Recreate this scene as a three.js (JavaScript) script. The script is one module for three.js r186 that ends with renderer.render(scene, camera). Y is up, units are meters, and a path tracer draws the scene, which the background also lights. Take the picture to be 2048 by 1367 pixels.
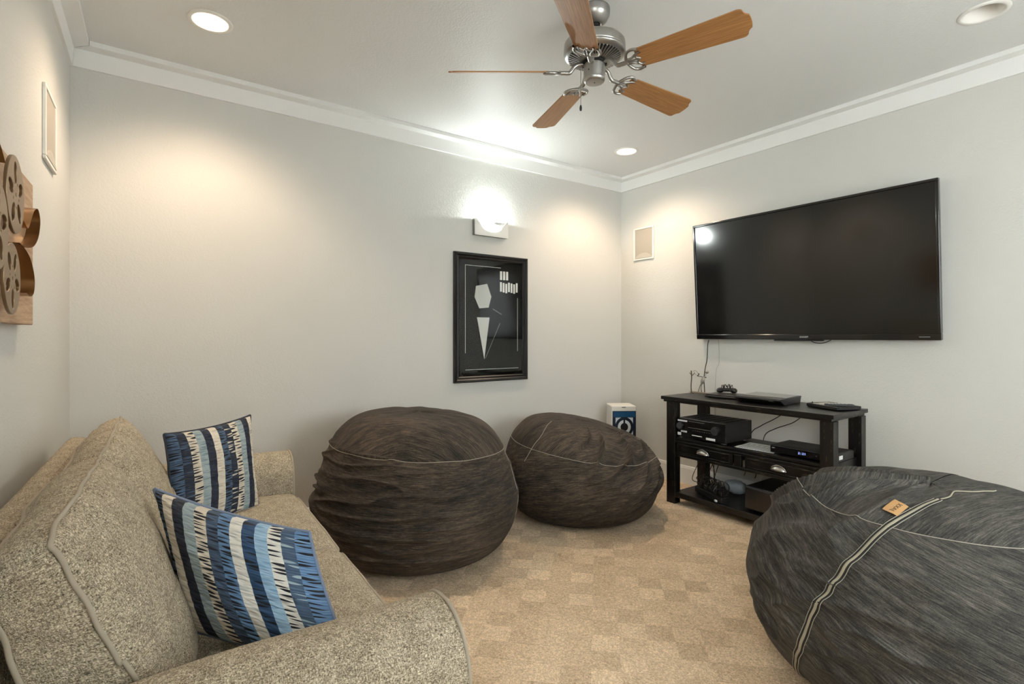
import * as THREE from 'three';
import { RoundedBoxGeometry } from 'three/addons/geometries/RoundedBoxGeometry.js';
import { mergeGeometries } from 'three/addons/utils/BufferGeometryUtils.js';
import { ImprovedNoise } from 'three/addons/math/ImprovedNoise.js';

// ---------------------------------------------------------------- camera, sky, exposure
const scene = new THREE.Scene();
const W = 2048, H = 1367;
const camera = new THREE.PerspectiveCamera(2 * Math.atan(683.5 / 1040) * 180 / Math.PI, W / H, 0.02, 60);
camera.position.set(0, 1.195, 0);
camera.rotation.y = -35.47 * Math.PI / 180;
camera.setViewOffset(W, H, 0, 11.5, W, H);
scene.add(camera);
const renderer = new THREE.WebGLRenderer({ antialias: true });
renderer.toneMapping = THREE.LinearToneMapping;
renderer.toneMappingExposure = 2.0;
renderer.shadowMap.enabled = true;
scene.background = new THREE.Color().setRGB(0.94, 0.995, 0.985);      // even overcast sky, lights the room through the unseen windows
scene.backgroundIntensity = 7.6;
const WARM = new THREE.Color().setRGB(1.0, 0.77, 0.545), COOL = new THREE.Color().setRGB(0.92, 1.0, 0.97);
const CAN_POWER = 3.0, SCONCE_POWER = 0.88;

// ---------------------------------------------------------------- helpers
const R = (d) => d * Math.PI / 180, V = (x, y, z) => new THREE.Vector3(x, y, z);
const noise = new ImprovedNoise(), N = (x, y, z = 0) => noise.noise(x, y, z);
function rng(seed) { return () => { seed |= 0; seed = seed + 0x6D2B79F5 | 0; let t = Math.imul(seed ^ seed >>> 15, 1 | seed); t = t + Math.imul(t ^ t >>> 7, 61 | t) ^ t; return ((t ^ t >>> 14) >>> 0) / 4294967296; }; }
const smooth = (a, b, x) => { const t = Math.min(1, Math.max(0, (x - a) / (b - a))); return t * t * (3 - 2 * t); };
const used = {};
function numbered(name) { const n = used[name] ?? 0; used[name] = n + 1; return n ? name + '_' + String(n).padStart(3, '0') : name; }
function tag(o, label, category, group) { o.userData.label = label; o.userData.category = category; if (group) o.userData.group = group; return o; }
function thing(name, label, category, [x, y, z] = [0, 0, 0], turn = 0, group) {
  const o = new THREE.Group(); o.name = numbered(name); o.position.set(x, y, z); o.rotation.y = turn; scene.add(o); return tag(o, label, category, group);
}
function part(name, geos, mat, parent = scene, label) {
  const list = Array.isArray(geos) ? geos : [geos];
  const g = list.length > 1 ? mergeGeometries(list.map(flat)) : list[0];
  const m = new THREE.Mesh(g, mat); m.name = parent === scene ? numbered(name) : name; m.castShadow = m.receiveShadow = true; parent.add(m);
  if (label) m.userData.label = label;
  return m;
}
function struct(name, geos, mat, parent = scene) { const m = part(name, geos, mat, parent); if (parent === scene) m.userData.kind = 'structure'; return m; }
function flat(g) { const q = g.index ? g.toNonIndexed() : g; for (const k of Object.keys(q.attributes)) if (!['position', 'normal', 'uv'].includes(k)) q.deleteAttribute(k); return q; }
// uv in metres from the dominant axis of every face; u runs along the longest side
function metreUV(g0) {
  const g = flat(g0), p = g.attributes.position, uv = new Float32Array(p.count * 2);
  g.computeBoundingBox(); const s = g.boundingBox.getSize(V(0, 0, 0)), len = [s.x, s.y, s.z];
  const a = V(0, 0, 0), b = V(0, 0, 0), c = V(0, 0, 0);
  for (let i = 0; i < p.count; i += 3) {
    a.fromBufferAttribute(p, i); b.fromBufferAttribute(p, i + 1); c.fromBufferAttribute(p, i + 2);
    const n = b.clone().sub(a).cross(c.clone().sub(a)), m = [Math.abs(n.x), Math.abs(n.y), Math.abs(n.z)];
    const k = m[0] >= m[1] && m[0] >= m[2] ? 0 : m[1] >= m[2] ? 1 : 2;
    let [i0, i1] = [[2, 1], [0, 2], [0, 1]][k]; if (len[i1] > len[i0]) [i0, i1] = [i1, i0];
    [a, b, c].forEach((v, j) => { const q = v.toArray(); uv[2 * (i + j)] = q[i0]; uv[2 * (i + j) + 1] = q[i1] + 0.37 * k; });
  }
  g.setAttribute('uv', new THREE.BufferAttribute(uv, 2)); return g;
}
function box(w, h, d, x = 0, y = 0, z = 0, r = 0.003, seg = 2) {
  const g = metreUV(new RoundedBoxGeometry(w, h, d, seg, Math.min(r, w / 2.02, h / 2.02, d / 2.02))); g.translate(x, y, z); return g;
}
function slab(x0, x1, y0, y1, z0, z1) { const g = metreUV(new THREE.BoxGeometry(x1 - x0, y1 - y0, z1 - z0)); g.translate((x0 + x1) / 2, (y0 + y1) / 2, (z0 + z1) / 2); return g; }
function rot(g, x = 0, y = 0, z = 0) { return g.applyMatrix4(new THREE.Matrix4().makeRotationFromEuler(new THREE.Euler(x, y, z))); }
function cyl(r0, r1, h, x, y, z, seg = 32) { const g = new THREE.CylinderGeometry(r0, r1, h, seg); g.translate(x, y, z); return g; }
function lathe(pts, seg = 64) { return new THREE.LatheGeometry(pts.map(([r, y]) => new THREE.Vector2(r, y)), seg); }
function tube(pts, r, seg = 0, rad = 8, closed = false, tension = 0.5) {
  const c = new THREE.CatmullRomCurve3(pts.map((p) => p.isVector3 ? p : V(...p)), closed, 'catmullrom', tension);
  const L = c.getLength(); return new THREE.TubeGeometry(c, seg || Math.max(12, Math.ceil(pts.length * 6)), r, rad, closed).applyMatrix4(new THREE.Matrix4()).translate(0, 0, 0 * L);
}
function grid(nu, nv, f, closedU = false) {       // f(u, v) -> [x, y, z, tu, tv]
  const pos = [], uv = [], idx = [];
  for (let j = 0; j <= nv; j++) for (let i = 0; i <= nu; i++) { const q = f(i / nu, j / nv); pos.push(q[0], q[1], q[2]); uv.push(q[3], q[4]); }
  for (let j = 0; j < nv; j++) for (let i = 0; i < nu; i++) { const a = j * (nu + 1) + i, b = a + 1, c = a + nu + 1, d = c + 1; idx.push(a, b, d, a, d, c); }
  const g = new THREE.BufferGeometry(); g.setAttribute('position', new THREE.Float32BufferAttribute(pos, 3)); g.setAttribute('uv', new THREE.Float32BufferAttribute(uv, 2)); g.setIndex(idx);
  g.computeVertexNormals();
  if (closedU) { const n = g.attributes.normal; for (let j = 0; j <= nv; j++) { const a = j * (nu + 1), b = a + nu, s = V(0, 0, 0).fromBufferAttribute(n, a).add(V(0, 0, 0).fromBufferAttribute(n, b)).normalize(); n.setXYZ(a, ...s.toArray()); n.setXYZ(b, ...s.toArray()); } }
  return g;
}
function seamless(g) {                             // smooth normals across uv seams
  g.computeVertexNormals(); const p = g.attributes.position, n = g.attributes.normal, map = new Map();
  const key = (i) => `${Math.round(p.getX(i) * 2e4)},${Math.round(p.getY(i) * 2e4)},${Math.round(p.getZ(i) * 2e4)}`;
  for (let i = 0; i < p.count; i++) { const k = key(i), v = map.get(k) ?? map.set(k, V(0, 0, 0)).get(k); v.add(V(n.getX(i), n.getY(i), n.getZ(i))); }
  for (let i = 0; i < p.count; i++) { const v = map.get(key(i)).clone().normalize(); n.setXYZ(i, v.x, v.y, v.z); }
  return g;
}
// a stuffed box: a rounded box of half sizes h pushed about by deform(p, q), q = p / h
function cushionPoint(p, h, r, deform) {
  const c = p.map((v, k) => Math.max(-h[k] + r, Math.min(h[k] - r, v * h[k]))), d = p.map((v, k) => v * h[k] - c[k]), l = Math.hypot(...d) || 1;
  const m = Math.max(...d.map(Math.abs)); const out = c.map((v, k) => v + (m > 0 ? d[k] / l * r : 0));
  return deform(out, out.map((v, k) => v / h[k]));
}
function cushion(h, r, n, deform) {
  const pos = [], uv = [], idx = [];
  for (let k = 0; k < 3; k++) for (const s of [-1, 1]) {
    const i0 = (k + 1) % 3, i1 = (k + 2) % 3, base = pos.length / 3, n0 = n[i0], n1 = n[i1];
    const warp = (t, m) => { const e = r / h[m]; return t; };
    for (let j = 0; j <= n1; j++) for (let i = 0; i <= n0; i++) {
      const p = [0, 0, 0]; p[k] = s; p[i0] = warp(-1 + 2 * i / n0, i0); p[i1] = warp(-1 + 2 * j / n1, i1);
      const q = cushionPoint(p, h, r, deform); pos.push(...q);
      uv.push(...(k === 1 ? [p[2] * h[2], p[0] * h[0]] : k === 0 ? [p[2] * h[2], p[1] * h[1]] : [p[0] * h[0], p[1] * h[1]]));
    }
    for (let j = 0; j < n1; j++) for (let i = 0; i < n0; i++) { const a = base + j * (n0 + 1) + i, b = a + 1, c = a + n0 + 1, d = c + 1; if (s > 0) idx.push(a, b, d, a, d, c); else idx.push(a, d, b, a, c, d); }
  }
  const g = new THREE.BufferGeometry(); g.setAttribute('position', new THREE.Float32BufferAttribute(pos, 3)); g.setAttribute('uv', new THREE.Float32BufferAttribute(uv, 2)); g.setIndex(idx);
  return seamless(g);
}

// ---------------------------------------------------------------- textures
function lattice(seed) { const r = rng(seed), t = new Float32Array(65536); for (let i = 0; i < 65536; i++) t[i] = r(); return t; }
const LAT = [11, 23, 37, 51].map(lattice);
function vn(x, y, px, py, k = 0) {                 // value noise that repeats after px, py cells
  const xi = Math.floor(x), yi = Math.floor(y), fx = x - xi, fy = y - yi, u = fx * fx * (3 - 2 * fx), v = fy * fy * (3 - 2 * fy), t = LAT[k & 3];
  const m = (a, p) => ((a % p) + p) % p, at = (a, b) => t[(m(a, px) * 197 + m(b, py) * 1009) & 65535];
  return (at(xi, yi) * (1 - u) + at(xi + 1, yi) * u) * (1 - v) + (at(xi, yi + 1) * (1 - u) + at(xi + 1, yi + 1) * u) * v;
}
function pixels(w, h, f, srgb, span, spanY = span) { // span: metres covered by one repeat
  const d = new Uint8Array(w * h * 4);
  for (let y = 0; y < h; y++) for (let x = 0; x < w; x++) { const q = f(x / w, y / h, x, y), o = 4 * (y * w + x); for (let k = 0; k < 3; k++) d[o + k] = Math.max(0, Math.min(255, q.length ? q[k] : q)); d[o + 3] = 255; }
  const t = new THREE.DataTexture(d, w, h); t.wrapS = t.wrapT = THREE.RepeatWrapping; t.magFilter = THREE.LinearFilter; t.minFilter = THREE.LinearMipmapLinearFilter; t.generateMipmaps = true;
  if (srgb) t.colorSpace = THREE.SRGBColorSpace; if (span) t.repeat.set(1 / span, 1 / spanY); t.needsUpdate = true; return t;
}
function drawn(w, h, f) { const c = document.createElement('canvas'); c.width = w; c.height = h; f(c.getContext('2d'), w, h); const t = new THREE.CanvasTexture(c); t.colorSpace = THREE.SRGBColorSpace; return t; }
const lin = (r, g, b) => new THREE.Color().setRGB(r, g, b);
const std = (color, roughness = 0.6, o = {}) => new THREE.MeshStandardMaterial({ color, roughness, ...o });
const phys = (color, roughness, o = {}) => new THREE.MeshPhysicalMaterial({ color, roughness, ...o });

const orangePeel = pixels(512, 512, (u, v) => 255 * (0.6 * vn(u * 90, v * 90, 90, 90) + 0.4 * vn(u * 200, v * 200, 200, 200, 1)), false, 0.6);
const M = {};
M.wall = std(lin(0.605, 0.598, 0.566), 0.62, { bumpMap: orangePeel, bumpScale: 0.0007 });
M.ceiling = phys(lin(0.69, 0.69, 0.68), 0.5, { bumpMap: orangePeel, bumpScale: 0.0010, specularIntensity: 0.6 });
M.trim = std(lin(0.78, 0.78, 0.765), 0.45);
M.white = std(lin(0.76, 0.75, 0.71), 0.5);
M.blackPlastic = std(lin(0.012, 0.012, 0.013), 0.38);
M.blackGloss = phys(lin(0.006, 0.006, 0.007), 0.12, { clearcoat: 0.6, clearcoatRoughness: 0.08 });
M.blackSatin = std(lin(0.011, 0.011, 0.012), 0.45);
M.cord = std(lin(0.012, 0.012, 0.012), 0.5);
M.nickel = std(lin(0.42, 0.41, 0.39), 0.34, { metalness: 1 });
M.darkNickel = std(lin(0.26, 0.255, 0.24), 0.36, { metalness: 1 });
M.darkHole = std(lin(0.01, 0.01, 0.01), 0.8);

// carpet: tone-on-tone checks set diagonally to the walls, cut pile
const CELL = 0.108, CN = 16;
const cellTone = (() => { const r = rng(77), t = []; for (let i = 0; i < CN * CN; i++) { const a = i % CN, b = (i / CN) | 0; t.push(((a + b) % 2 ? 0.5 : -0.5) * (r() < 0.75 ? 1 : -0.4) * (0.35 + 0.9 * r()) + 0.25 * (r() - 0.5)); } return t; })();
const pile = (u, v) => 0.5 * vn(u * 420, v * 420, 420, 420) + 0.3 * vn(u * 800, v * 800, 800, 800, 1) + 0.2 * vn(u * 190, v * 190, 190, 190, 2);
const carpetMap = pixels(2048, 2048, (u, v) => {
  const wob = 0.05 * (vn(u * 64, v * 64, 64, 64, 3) - 0.5), a = u * CN + wob, b = v * CN + wob, i = Math.floor(a + CN) % CN, j = Math.floor(b + CN) % CN, fb = b - Math.floor(b);
  const row = vn(u * 40, j * 3.1, 40, 64, 2) > 0.62 && (fb < 0.022 || fb > 0.985) ? -26 : 0;
  const t = cellTone[j * CN + i] * 19 + (pile(u, v) - 0.5) * 92 + (vn(u * 9, v * 9, 9, 9, 2) - 0.5) * 12 + row;
  return [207 + t, 184 + t * 0.98, 155 + t * 0.93];
}, true, CELL * CN);
const carpetBump = pixels(1024, 1024, (u, v) => 255 * pile(u, v), false, CELL * CN / 2);
M.carpet = std(0xffffff, 0.95, { map: carpetMap, bumpMap: carpetBump, bumpScale: 0.004 });

// tweed of the sofa: slubbed beige and dark yarns
const weave = (u, v) => { const a = 200, w = 0.5 + 0.5 * Math.sin(u * a * 6.2832) * Math.sin(v * a * 6.2832 * 0.62); return 0.35 * w + 0.65 * vn(u * 150, v * 330, 150, 330); };
const tweedMap = pixels(1024, 1024, (u, v) => {
  const t = (vn(u * 240, v * 420, 240, 420) - 0.5) * 92 + (vn(u * 460, v * 130, 460, 130, 1) - 0.5) * 62 + (vn(u * 60, v * 420, 60, 420, 2) - 0.5) * 40 + (vn(u * 14, v * 18, 14, 18, 2) - 0.5) * 16 - (vn(u * 160, v * 340, 160, 340, 3) > 0.8 ? 34 : 0);
  return [168 + t * 1.05, 156 + t * 1.05, 135 + t];
}, true, 0.42);
const tweedBump = pixels(1024, 1024, (u, v) => 255 * weave(u, v), false, 0.42);
M.tweed = std(0xffffff, 0.92, { map: tweedMap, bumpMap: tweedBump, bumpScale: 0.0022 });
M.piping = std(lin(0.37, 0.32, 0.25), 0.9);

// washed black denim with long streaks of pale weft
const rowShift = (() => { const r = rng(21), a = []; for (let k = 0; k < 1024; k++) a.push(r()); return a; })();
function thread(u, v, f, rows, k) { const y = v * rows, r0 = Math.floor(y), t = y - r0, at = (q) => { q = ((q % rows) + rows) % rows; return vn((u + rowShift[(q * 7 + k * 131) & 1023]) * f, q * 3 + k * 17, f, 65536, k); }; return at(r0) * (1 - t) + at(r0 + 1) * t; }
const streak = (u, v) => 0.20 * vn(u * 9, v * 60, 9, 60) + 0.34 * thread(u, v, 18, 380, 1) + 0.28 * thread(u, v, 46, 512, 2) + 0.18 * vn(u * 300, v * 460, 300, 460, 3);
function denim(base, tint, seed) {
  return pixels(1024, 1024, (u, v) => { const s = streak(u, v) - 0.5, b = (vn(u * 4, v * 6, 4, 6, seed) - 0.5) * 24; const t = base + s * 118 + b; return [t * tint[0], t * tint[1], t * tint[2]]; }, true, 0.75);
}
const denimBump = pixels(512, 512, (u, v) => 255 * (0.6 * streak(u, v) + 0.4 * vn(u * 250, v * 250, 250, 250, 3)), false, 0.4);
M.denimBrown = std(0xffffff, 0.9, { map: denim(49, [1.16, 1.0, 0.84], 1), bumpMap: denimBump, bumpScale: 0.0012 });
M.denimGrey = std(0xffffff, 0.9, { map: denim(59, [1.04, 1.0, 0.93], 2), bumpMap: denimBump, bumpScale: 0.0012 });
M.stitch = std(lin(0.36, 0.33, 0.28), 0.8);
M.zipTape = std(lin(0.33, 0.30, 0.225), 0.75);
M.zipDark = std(lin(0.015, 0.014, 0.012), 0.8);

// woods
function wood(w, h, base, dark, seed, span, spanY) {
  return pixels(w, h, (u, v) => { const g = vn(u * 6 + 0.6 * vn(u * 4, v * 6, 4, 6, 1), v * 48, 6, 48, seed), f = vn(u * 18, v * 180, 18, 180, seed + 1), t = 0.6 * g + 0.4 * f; return base.map((c, k) => c + (dark[k] - c) * t); }, true, span, spanY);
}
M.blade = std(0xffffff, 0.42, { map: wood(512, 512, [182, 134, 84], [138, 94, 54], 0, 0.5, 0.16) });
M.bladeEdge = std(lin(0.6, 0.5, 0.36), 0.5);
M.panelWood = std(0xffffff, 0.5, { map: wood(512, 512, [196, 166, 132], [150, 112, 78], 1, 0.5, 0.3) });
const distress = pixels(1024, 512, (u, v) => {
  const g = vn(u * 8, v * 90, 8, 90) * 0.6 + vn(u * 30, v * 190, 30, 190, 1) * 0.4, worn = vn(u * 11, v * 34, 11, 34, 2) > 0.74 && vn(u * 60, v * 160, 60, 160, 3) > 0.52 ? 1 : 0;
  const t = 6 + g * 11; return worn ? [46 + 30 * g, 42 + 26 * g, 35 + 20 * g] : [t, t * 0.98, t * 0.94];
}, true, 0.8, 0.4);
M.blackWood = std(0xffffff, 0.36, { map: distress });

// ---------------------------------------------------------------- room shell
const XL = -0.287, XR = 3.611, ZB = -3.33, ZF = 1.25, YC = 2.63, LA = R(1.2);
const leftX = (z) => XL - (z - ZB) * Math.tan(LA);
{ const g = slab(-0.75, XR + 0.15, -0.1, 0, ZB - 0.15, ZF + 0.15), uv = g.attributes.uv, p = g.attributes.position, c = Math.SQRT1_2;
  for (let i = 0; i < p.count; i++) uv.setXY(i, (p.getX(i) + p.getZ(i)) * c + 0.03, (p.getX(i) - p.getZ(i)) * c + 0.05);
  struct('floor', g, M.carpet); }
const CANS = [[0.256, -2.731], [3.063, -2.770], [3.043, -0.665]];
{ const s = new THREE.Shape(); s.moveTo(-0.75, ZB - 0.15); s.lineTo(XR + 0.15, ZB - 0.15); s.lineTo(XR + 0.15, ZF + 0.15); s.lineTo(-0.75, ZF + 0.15); s.closePath();
  for (const [x, z] of CANS) { const h = new THREE.Path(); h.absarc(x, z, 0.078, 0, Math.PI * 2, true); s.holes.push(h); }
  const g = new THREE.ExtrudeGeometry(s, { depth: 0.14, bevelEnabled: false, curveSegments: 40 }); g.rotateX(Math.PI / 2); g.translate(0, YC + 0.14, 0);
  struct('ceiling', metreUV(g), M.ceiling); }
struct('wall_back', slab(-0.75, XR + 0.15, 0, YC, ZB - 0.15, ZB), M.wall);
struct('wall_right', slab(XR, XR + 0.15, 0, YC, ZB, ZF), M.wall);
const UNSEEN_WIN2 = [3.50, 4.40, 0.95, 2.15];             // along left wall from far corner; unseen window placed to light the right wall
{ const L = (ZF - ZB) / Math.cos(LA) + 0.1, [a, b, c, d] = UNSEEN_WIN2, set = (g) => { g.rotateY(-LA); g.translate(XL, 0, ZB); return g; };
  struct('wall_left', [slab(-0.15, 0, 0, YC, 0, a), slab(-0.15, 0, 0, YC, b, L), slab(-0.15, 0, 0, c, a, b), slab(-0.15, 0, d, YC, a, b)].map(set), M.wall);
  const w = new THREE.Group(); w.name = 'unseen_window_2'; w.userData.kind = 'structure'; scene.add(w);
  part('unseen_window_frame', [slab(-0.1, -0.03, c, d, a, a + 0.05), slab(-0.1, -0.03, c, d, b - 0.05, b), slab(-0.1, -0.03, c, c + 0.05, a + 0.05, b - 0.05), slab(-0.1, -0.03, d - 0.05, d, a + 0.05, b - 0.05)].map(set), M.trim, w);
  part('unseen_window_pane', set(slab(-0.066, -0.062, c + 0.05, d - 0.05, a + 0.05, b - 0.05)), phys(lin(1, 1, 1), 0, { transmission: 1, thickness: 0, ior: 1.45 }), w); }
const UNSEEN_WIN = [1.35, 2.75, 0.95, 2.15];  // unseen window behind the camera, placed to give the room soft daylight
struct('wall_front', [slab(-0.75, UNSEEN_WIN[0], 0, YC, ZF, ZF + 0.15), slab(UNSEEN_WIN[1], XR + 0.15, 0, YC, ZF, ZF + 0.15), slab(UNSEEN_WIN[0], UNSEEN_WIN[1], 0, UNSEEN_WIN[2], ZF, ZF + 0.15), slab(UNSEEN_WIN[0], UNSEEN_WIN[1], UNSEEN_WIN[3], YC, ZF, ZF + 0.15)], M.wall);
{ const [x0, x1, y0, y1] = UNSEEN_WIN, w = new THREE.Group(); w.name = 'unseen_window_1'; w.userData.kind = 'structure'; scene.add(w);
  part('unseen_window_frame', [slab(x0, x0 + 0.05, y0, y1, ZF + 0.03, ZF + 0.1), slab(x1 - 0.05, x1, y0, y1, ZF + 0.03, ZF + 0.1), slab(x0 + 0.05, x1 - 0.05, y0, y0 + 0.05, ZF + 0.03, ZF + 0.1), slab(x0 + 0.05, x1 - 0.05, y1 - 0.05, y1, ZF + 0.03, ZF + 0.1), slab((x0 + x1) / 2 - 0.02, (x0 + x1) / 2 + 0.02, y0 + 0.05, y1 - 0.05, ZF + 0.035, ZF + 0.095)], M.trim, w);
  part('unseen_window_pane', slab(x0 + 0.05, x1 - 0.05, y0 + 0.05, y1 - 0.05, ZF + 0.06, ZF + 0.064), phys(lin(1, 1, 1), 0, { transmission: 1, thickness: 0, ior: 1.45 }), w);
  part('unseen_window_sill', box(x1 - x0 + 0.1, 0.03, 0.09, (x0 + x1) / 2, y0 - 0.015, ZF - 0.03), M.trim, w); }
// mouldings: profile points are [distance from the wall, height]; ends are mitred
function moulding(name, prof, y, len, x, z, turn, mat) {
  const pos = [], n = prof.length, P = (k, e) => { const [s, h] = prof[k % n]; return [e ? len - s : s, y + h, s]; };
  const tri = (a, b, c) => pos.push(...a, ...b, ...c);
  for (let k = 0; k < n; k++) { const a = P(k, 0), b = P(k, 1), c = P(k + 1, 1), d = P(k + 1, 0); tri(a, b, c); tri(a, c, d); }
  const g = new THREE.BufferGeometry(); g.setAttribute('position', new THREE.Float32BufferAttribute(pos, 3)); g.computeVertexNormals();
  g.rotateY(turn); g.translate(x, 0, z); return struct(name, metreUV(g), mat);
}
const CROWN = [[0, -0.112], [0.013, -0.112], [0.019, -0.0255], [0.081, -0.0245], [0.081, 0.0], [0, 0]].reverse().map((p) => p), BASE = [[0, 0], [0.014, 0], [0.014, 0.122], [0.011, 0.13], [0.009, 0.14], [0.004, 0.144], [0, 0.144]].reverse();
const LW = XR - XL, LD = ZF - ZB;
[['back', LW, XL, ZB, 0], ['right', LD, XR, ZB, -Math.PI / 2], ['front', LW + 0.1, XR, ZF, Math.PI], ['left', LD + 0.05, leftX(ZF + 0.05), ZF + 0.05, Math.PI / 2 - LA]].forEach(([side, len, x, z, turn], i) => {
  moulding('trim_' + (i + 1), CROWN, YC, len, x, z, turn, M.trim);
  moulding('baseboard_' + side, BASE, 0, len, x, z, turn, M.trim);
});

// ---------------------------------------------------------------- recessed ceiling lights
M.lens = std(lin(0.8, 0.8, 0.78), 0.5, { emissive: lin(1.0, 0.93, 0.8), emissiveIntensity: 2.2 });
M.lensOff = std(lin(0.5, 0.5, 0.49), 0.5);
M.reflector = std(lin(0.8, 0.77, 0.72), 0.35);
CANS.forEach(([x, z], i) => {
  const lit = i < 2;
  const t = thing('recessed_light', ['round recessed ceiling light glowing above the sofa corner', 'round recessed ceiling light glowing in the corner near the television', 'round recessed ceiling light, unlit, at the upper right above the television wall'][i], 'ceiling light', [x, YC, z]);
  part('trim_ring', lathe([[0.070, 0.002], [0.071, -0.004], [0.078, -0.006], [0.088, -0.005], [0.092, -0.001], [0.092, 0.0005]], 72), M.white, t);
  part('baffle', lathe([[0.0705, 0.0], [0.066, 0.02], [0.056, 0.062], [0.050, 0.064], [0.050, 0.066], [0.0765, 0.066], [0.0765, 0.002]], 72), M.reflector, t);
  part('bulb', lathe([[0, 0.058], [0.03, 0.059], [0.050, 0.064], [0.050, 0.1], [0, 0.1]], 48), lit ? M.lens : M.lensOff, t);
  if (lit) { const l = new THREE.SpotLight(WARM, CAN_POWER, 0, R(72), 0.5, 2); l.position.set(x, YC + 0.050, z); l.target.position.set(x, 0, z); l.castShadow = true; l.shadow.radius = 1.8; l.shadow.mapSize.set(1024, 1024); scene.add(l, l.target); }
});

// ---------------------------------------------------------------- wall sconce
{ const cx = 2.16, y0 = 1.95, y1 = 2.071, t = thing('wall_sconce', 'small wide white wall sconce glowing above the framed poster', 'wall lamp', [cx, 0, ZB]);
  const w = 0.15, s = new THREE.Shape(); s.moveTo(-w, y0); s.lineTo(w, y0); s.lineTo(w, y1); s.lineTo(0.135, y1); s.lineTo(0.096, 2.03); s.lineTo(-0.096, 2.03); s.lineTo(-0.135, y1); s.lineTo(-w, y1); s.closePath();
  const g = new THREE.ExtrudeGeometry(s, { depth: 0.003, bevelEnabled: true, bevelSize: 0.0012, bevelThickness: 0.0012, bevelSegments: 2 }); g.translate(0, 0, 0.034);
  part('front_plate', g, M.white, t);
  part('housing', [box(0.003, y1 - y0, 0.033, -w + 0.0015, (y0 + y1) / 2, 0.0175, 0.001), box(0.003, y1 - y0, 0.033, w - 0.0015, (y0 + y1) / 2, 0.0175, 0.001), box(2 * w - 0.006, 0.003, 0.033, 0, y0 + 0.0015, 0.0175, 0.001), box(2 * w - 0.006, y1 - y0, 0.002, 0, (y0 + y1) / 2, 0.002, 0.0008)], M.darkNickel, t, 'dark metal edge');
  const glass = phys(lin(0.95, 0.96, 0.95), 0.7, { transmission: 0.55, thickness: 0, emissive: lin(1, 1, 0.98), emissiveIntensity: 0.35 });
  part('shade', grid(40, 14, (u, v) => { const a = (u - 0.5) * 2, b = v; const d = Math.sqrt(Math.max(0, 1 - a * a)); return [a * 0.094, 2.031 + 0.006 * d - 0.056 * b * d, 0.0385 + 0.02 * d * (1 - b * b) ** 0.5, u, v]; }), glass, t);
  const bulb = part('bulb', new THREE.SphereGeometry(0.016, 20, 14).translate(0, 2.082, 0.022), std(lin(1, 1, 1), 0.5, { emissive: lin(1, 1, 0.98), emissiveIntensity: 3 }), t);
  part('lamp_holder', cyl(0.009, 0.009, 0.115, 0, 2.012, 0.02, 16), M.nickel, t);
  const l = new THREE.PointLight(COOL, SCONCE_POWER, 0, 2); l.position.set(cx, 2.082, ZB + 0.022); l.castShadow = true; l.shadow.radius = 0.75; scene.add(l); bulb.castShadow = false; }

// ---------------------------------------------------------------- in-wall loudspeakers
const grilleTex = pixels(128, 128, (u, v) => { const a = Math.sin(u * 40 * Math.PI) * Math.sin(v * 40 * Math.PI); return 120 + 80 * a; }, false, 0.06);
M.grille = std(lin(0.40, 0.365, 0.31), 0.7, { bumpMap: grilleTex, bumpScale: 0.0006 });
function wallSpeaker(label, pos, turn, w, h) {
  const t = thing('wall_speaker', label, 'loudspeaker', pos, turn), b = 0.014;
  part('frame', [box(w, b, 0.012, 0, h / 2 - b / 2, 0.006), box(w, b, 0.012, 0, -h / 2 + b / 2, 0.006), box(b, h - 2 * b, 0.012, -w / 2 + b / 2, 0, 0.006), box(b, h - 2 * b, 0.012, w / 2 - b / 2, 0, 0.006)], M.white, t);
  part('grille', box(w - 2 * b, h - 2 * b, 0.007, 0, 0, 0.0045, 0.002), M.grille, t);
  const s = new THREE.Shape(), hw = (w - 2 * b) / 2; s.moveTo(-hw, 0); s.quadraticCurveTo(0, 0.085, hw, 0); s.closePath();
  const g = new THREE.ExtrudeGeometry(s, { depth: 0.003, bevelEnabled: true, bevelSize: 0.001, bevelThickness: 0.0015, bevelSegments: 2, curveSegments: 24 }); g.translate(0, -h / 2 + b + 0.002, 0.0085);
  part('badge_panel', g, std(lin(0.47, 0.44, 0.38), 0.55), t);
}
wallSpeaker('white in-wall speaker left of the television, near the room corner', [XR, 2.012, -3.06], -Math.PI / 2, 0.222, 0.285);
wallSpeaker('tall white in-wall speaker on the left wall above the film reel art', [leftX(-2.72), 2.003, -2.72], Math.PI / 2 - LA, 0.25, 0.285);

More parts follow.
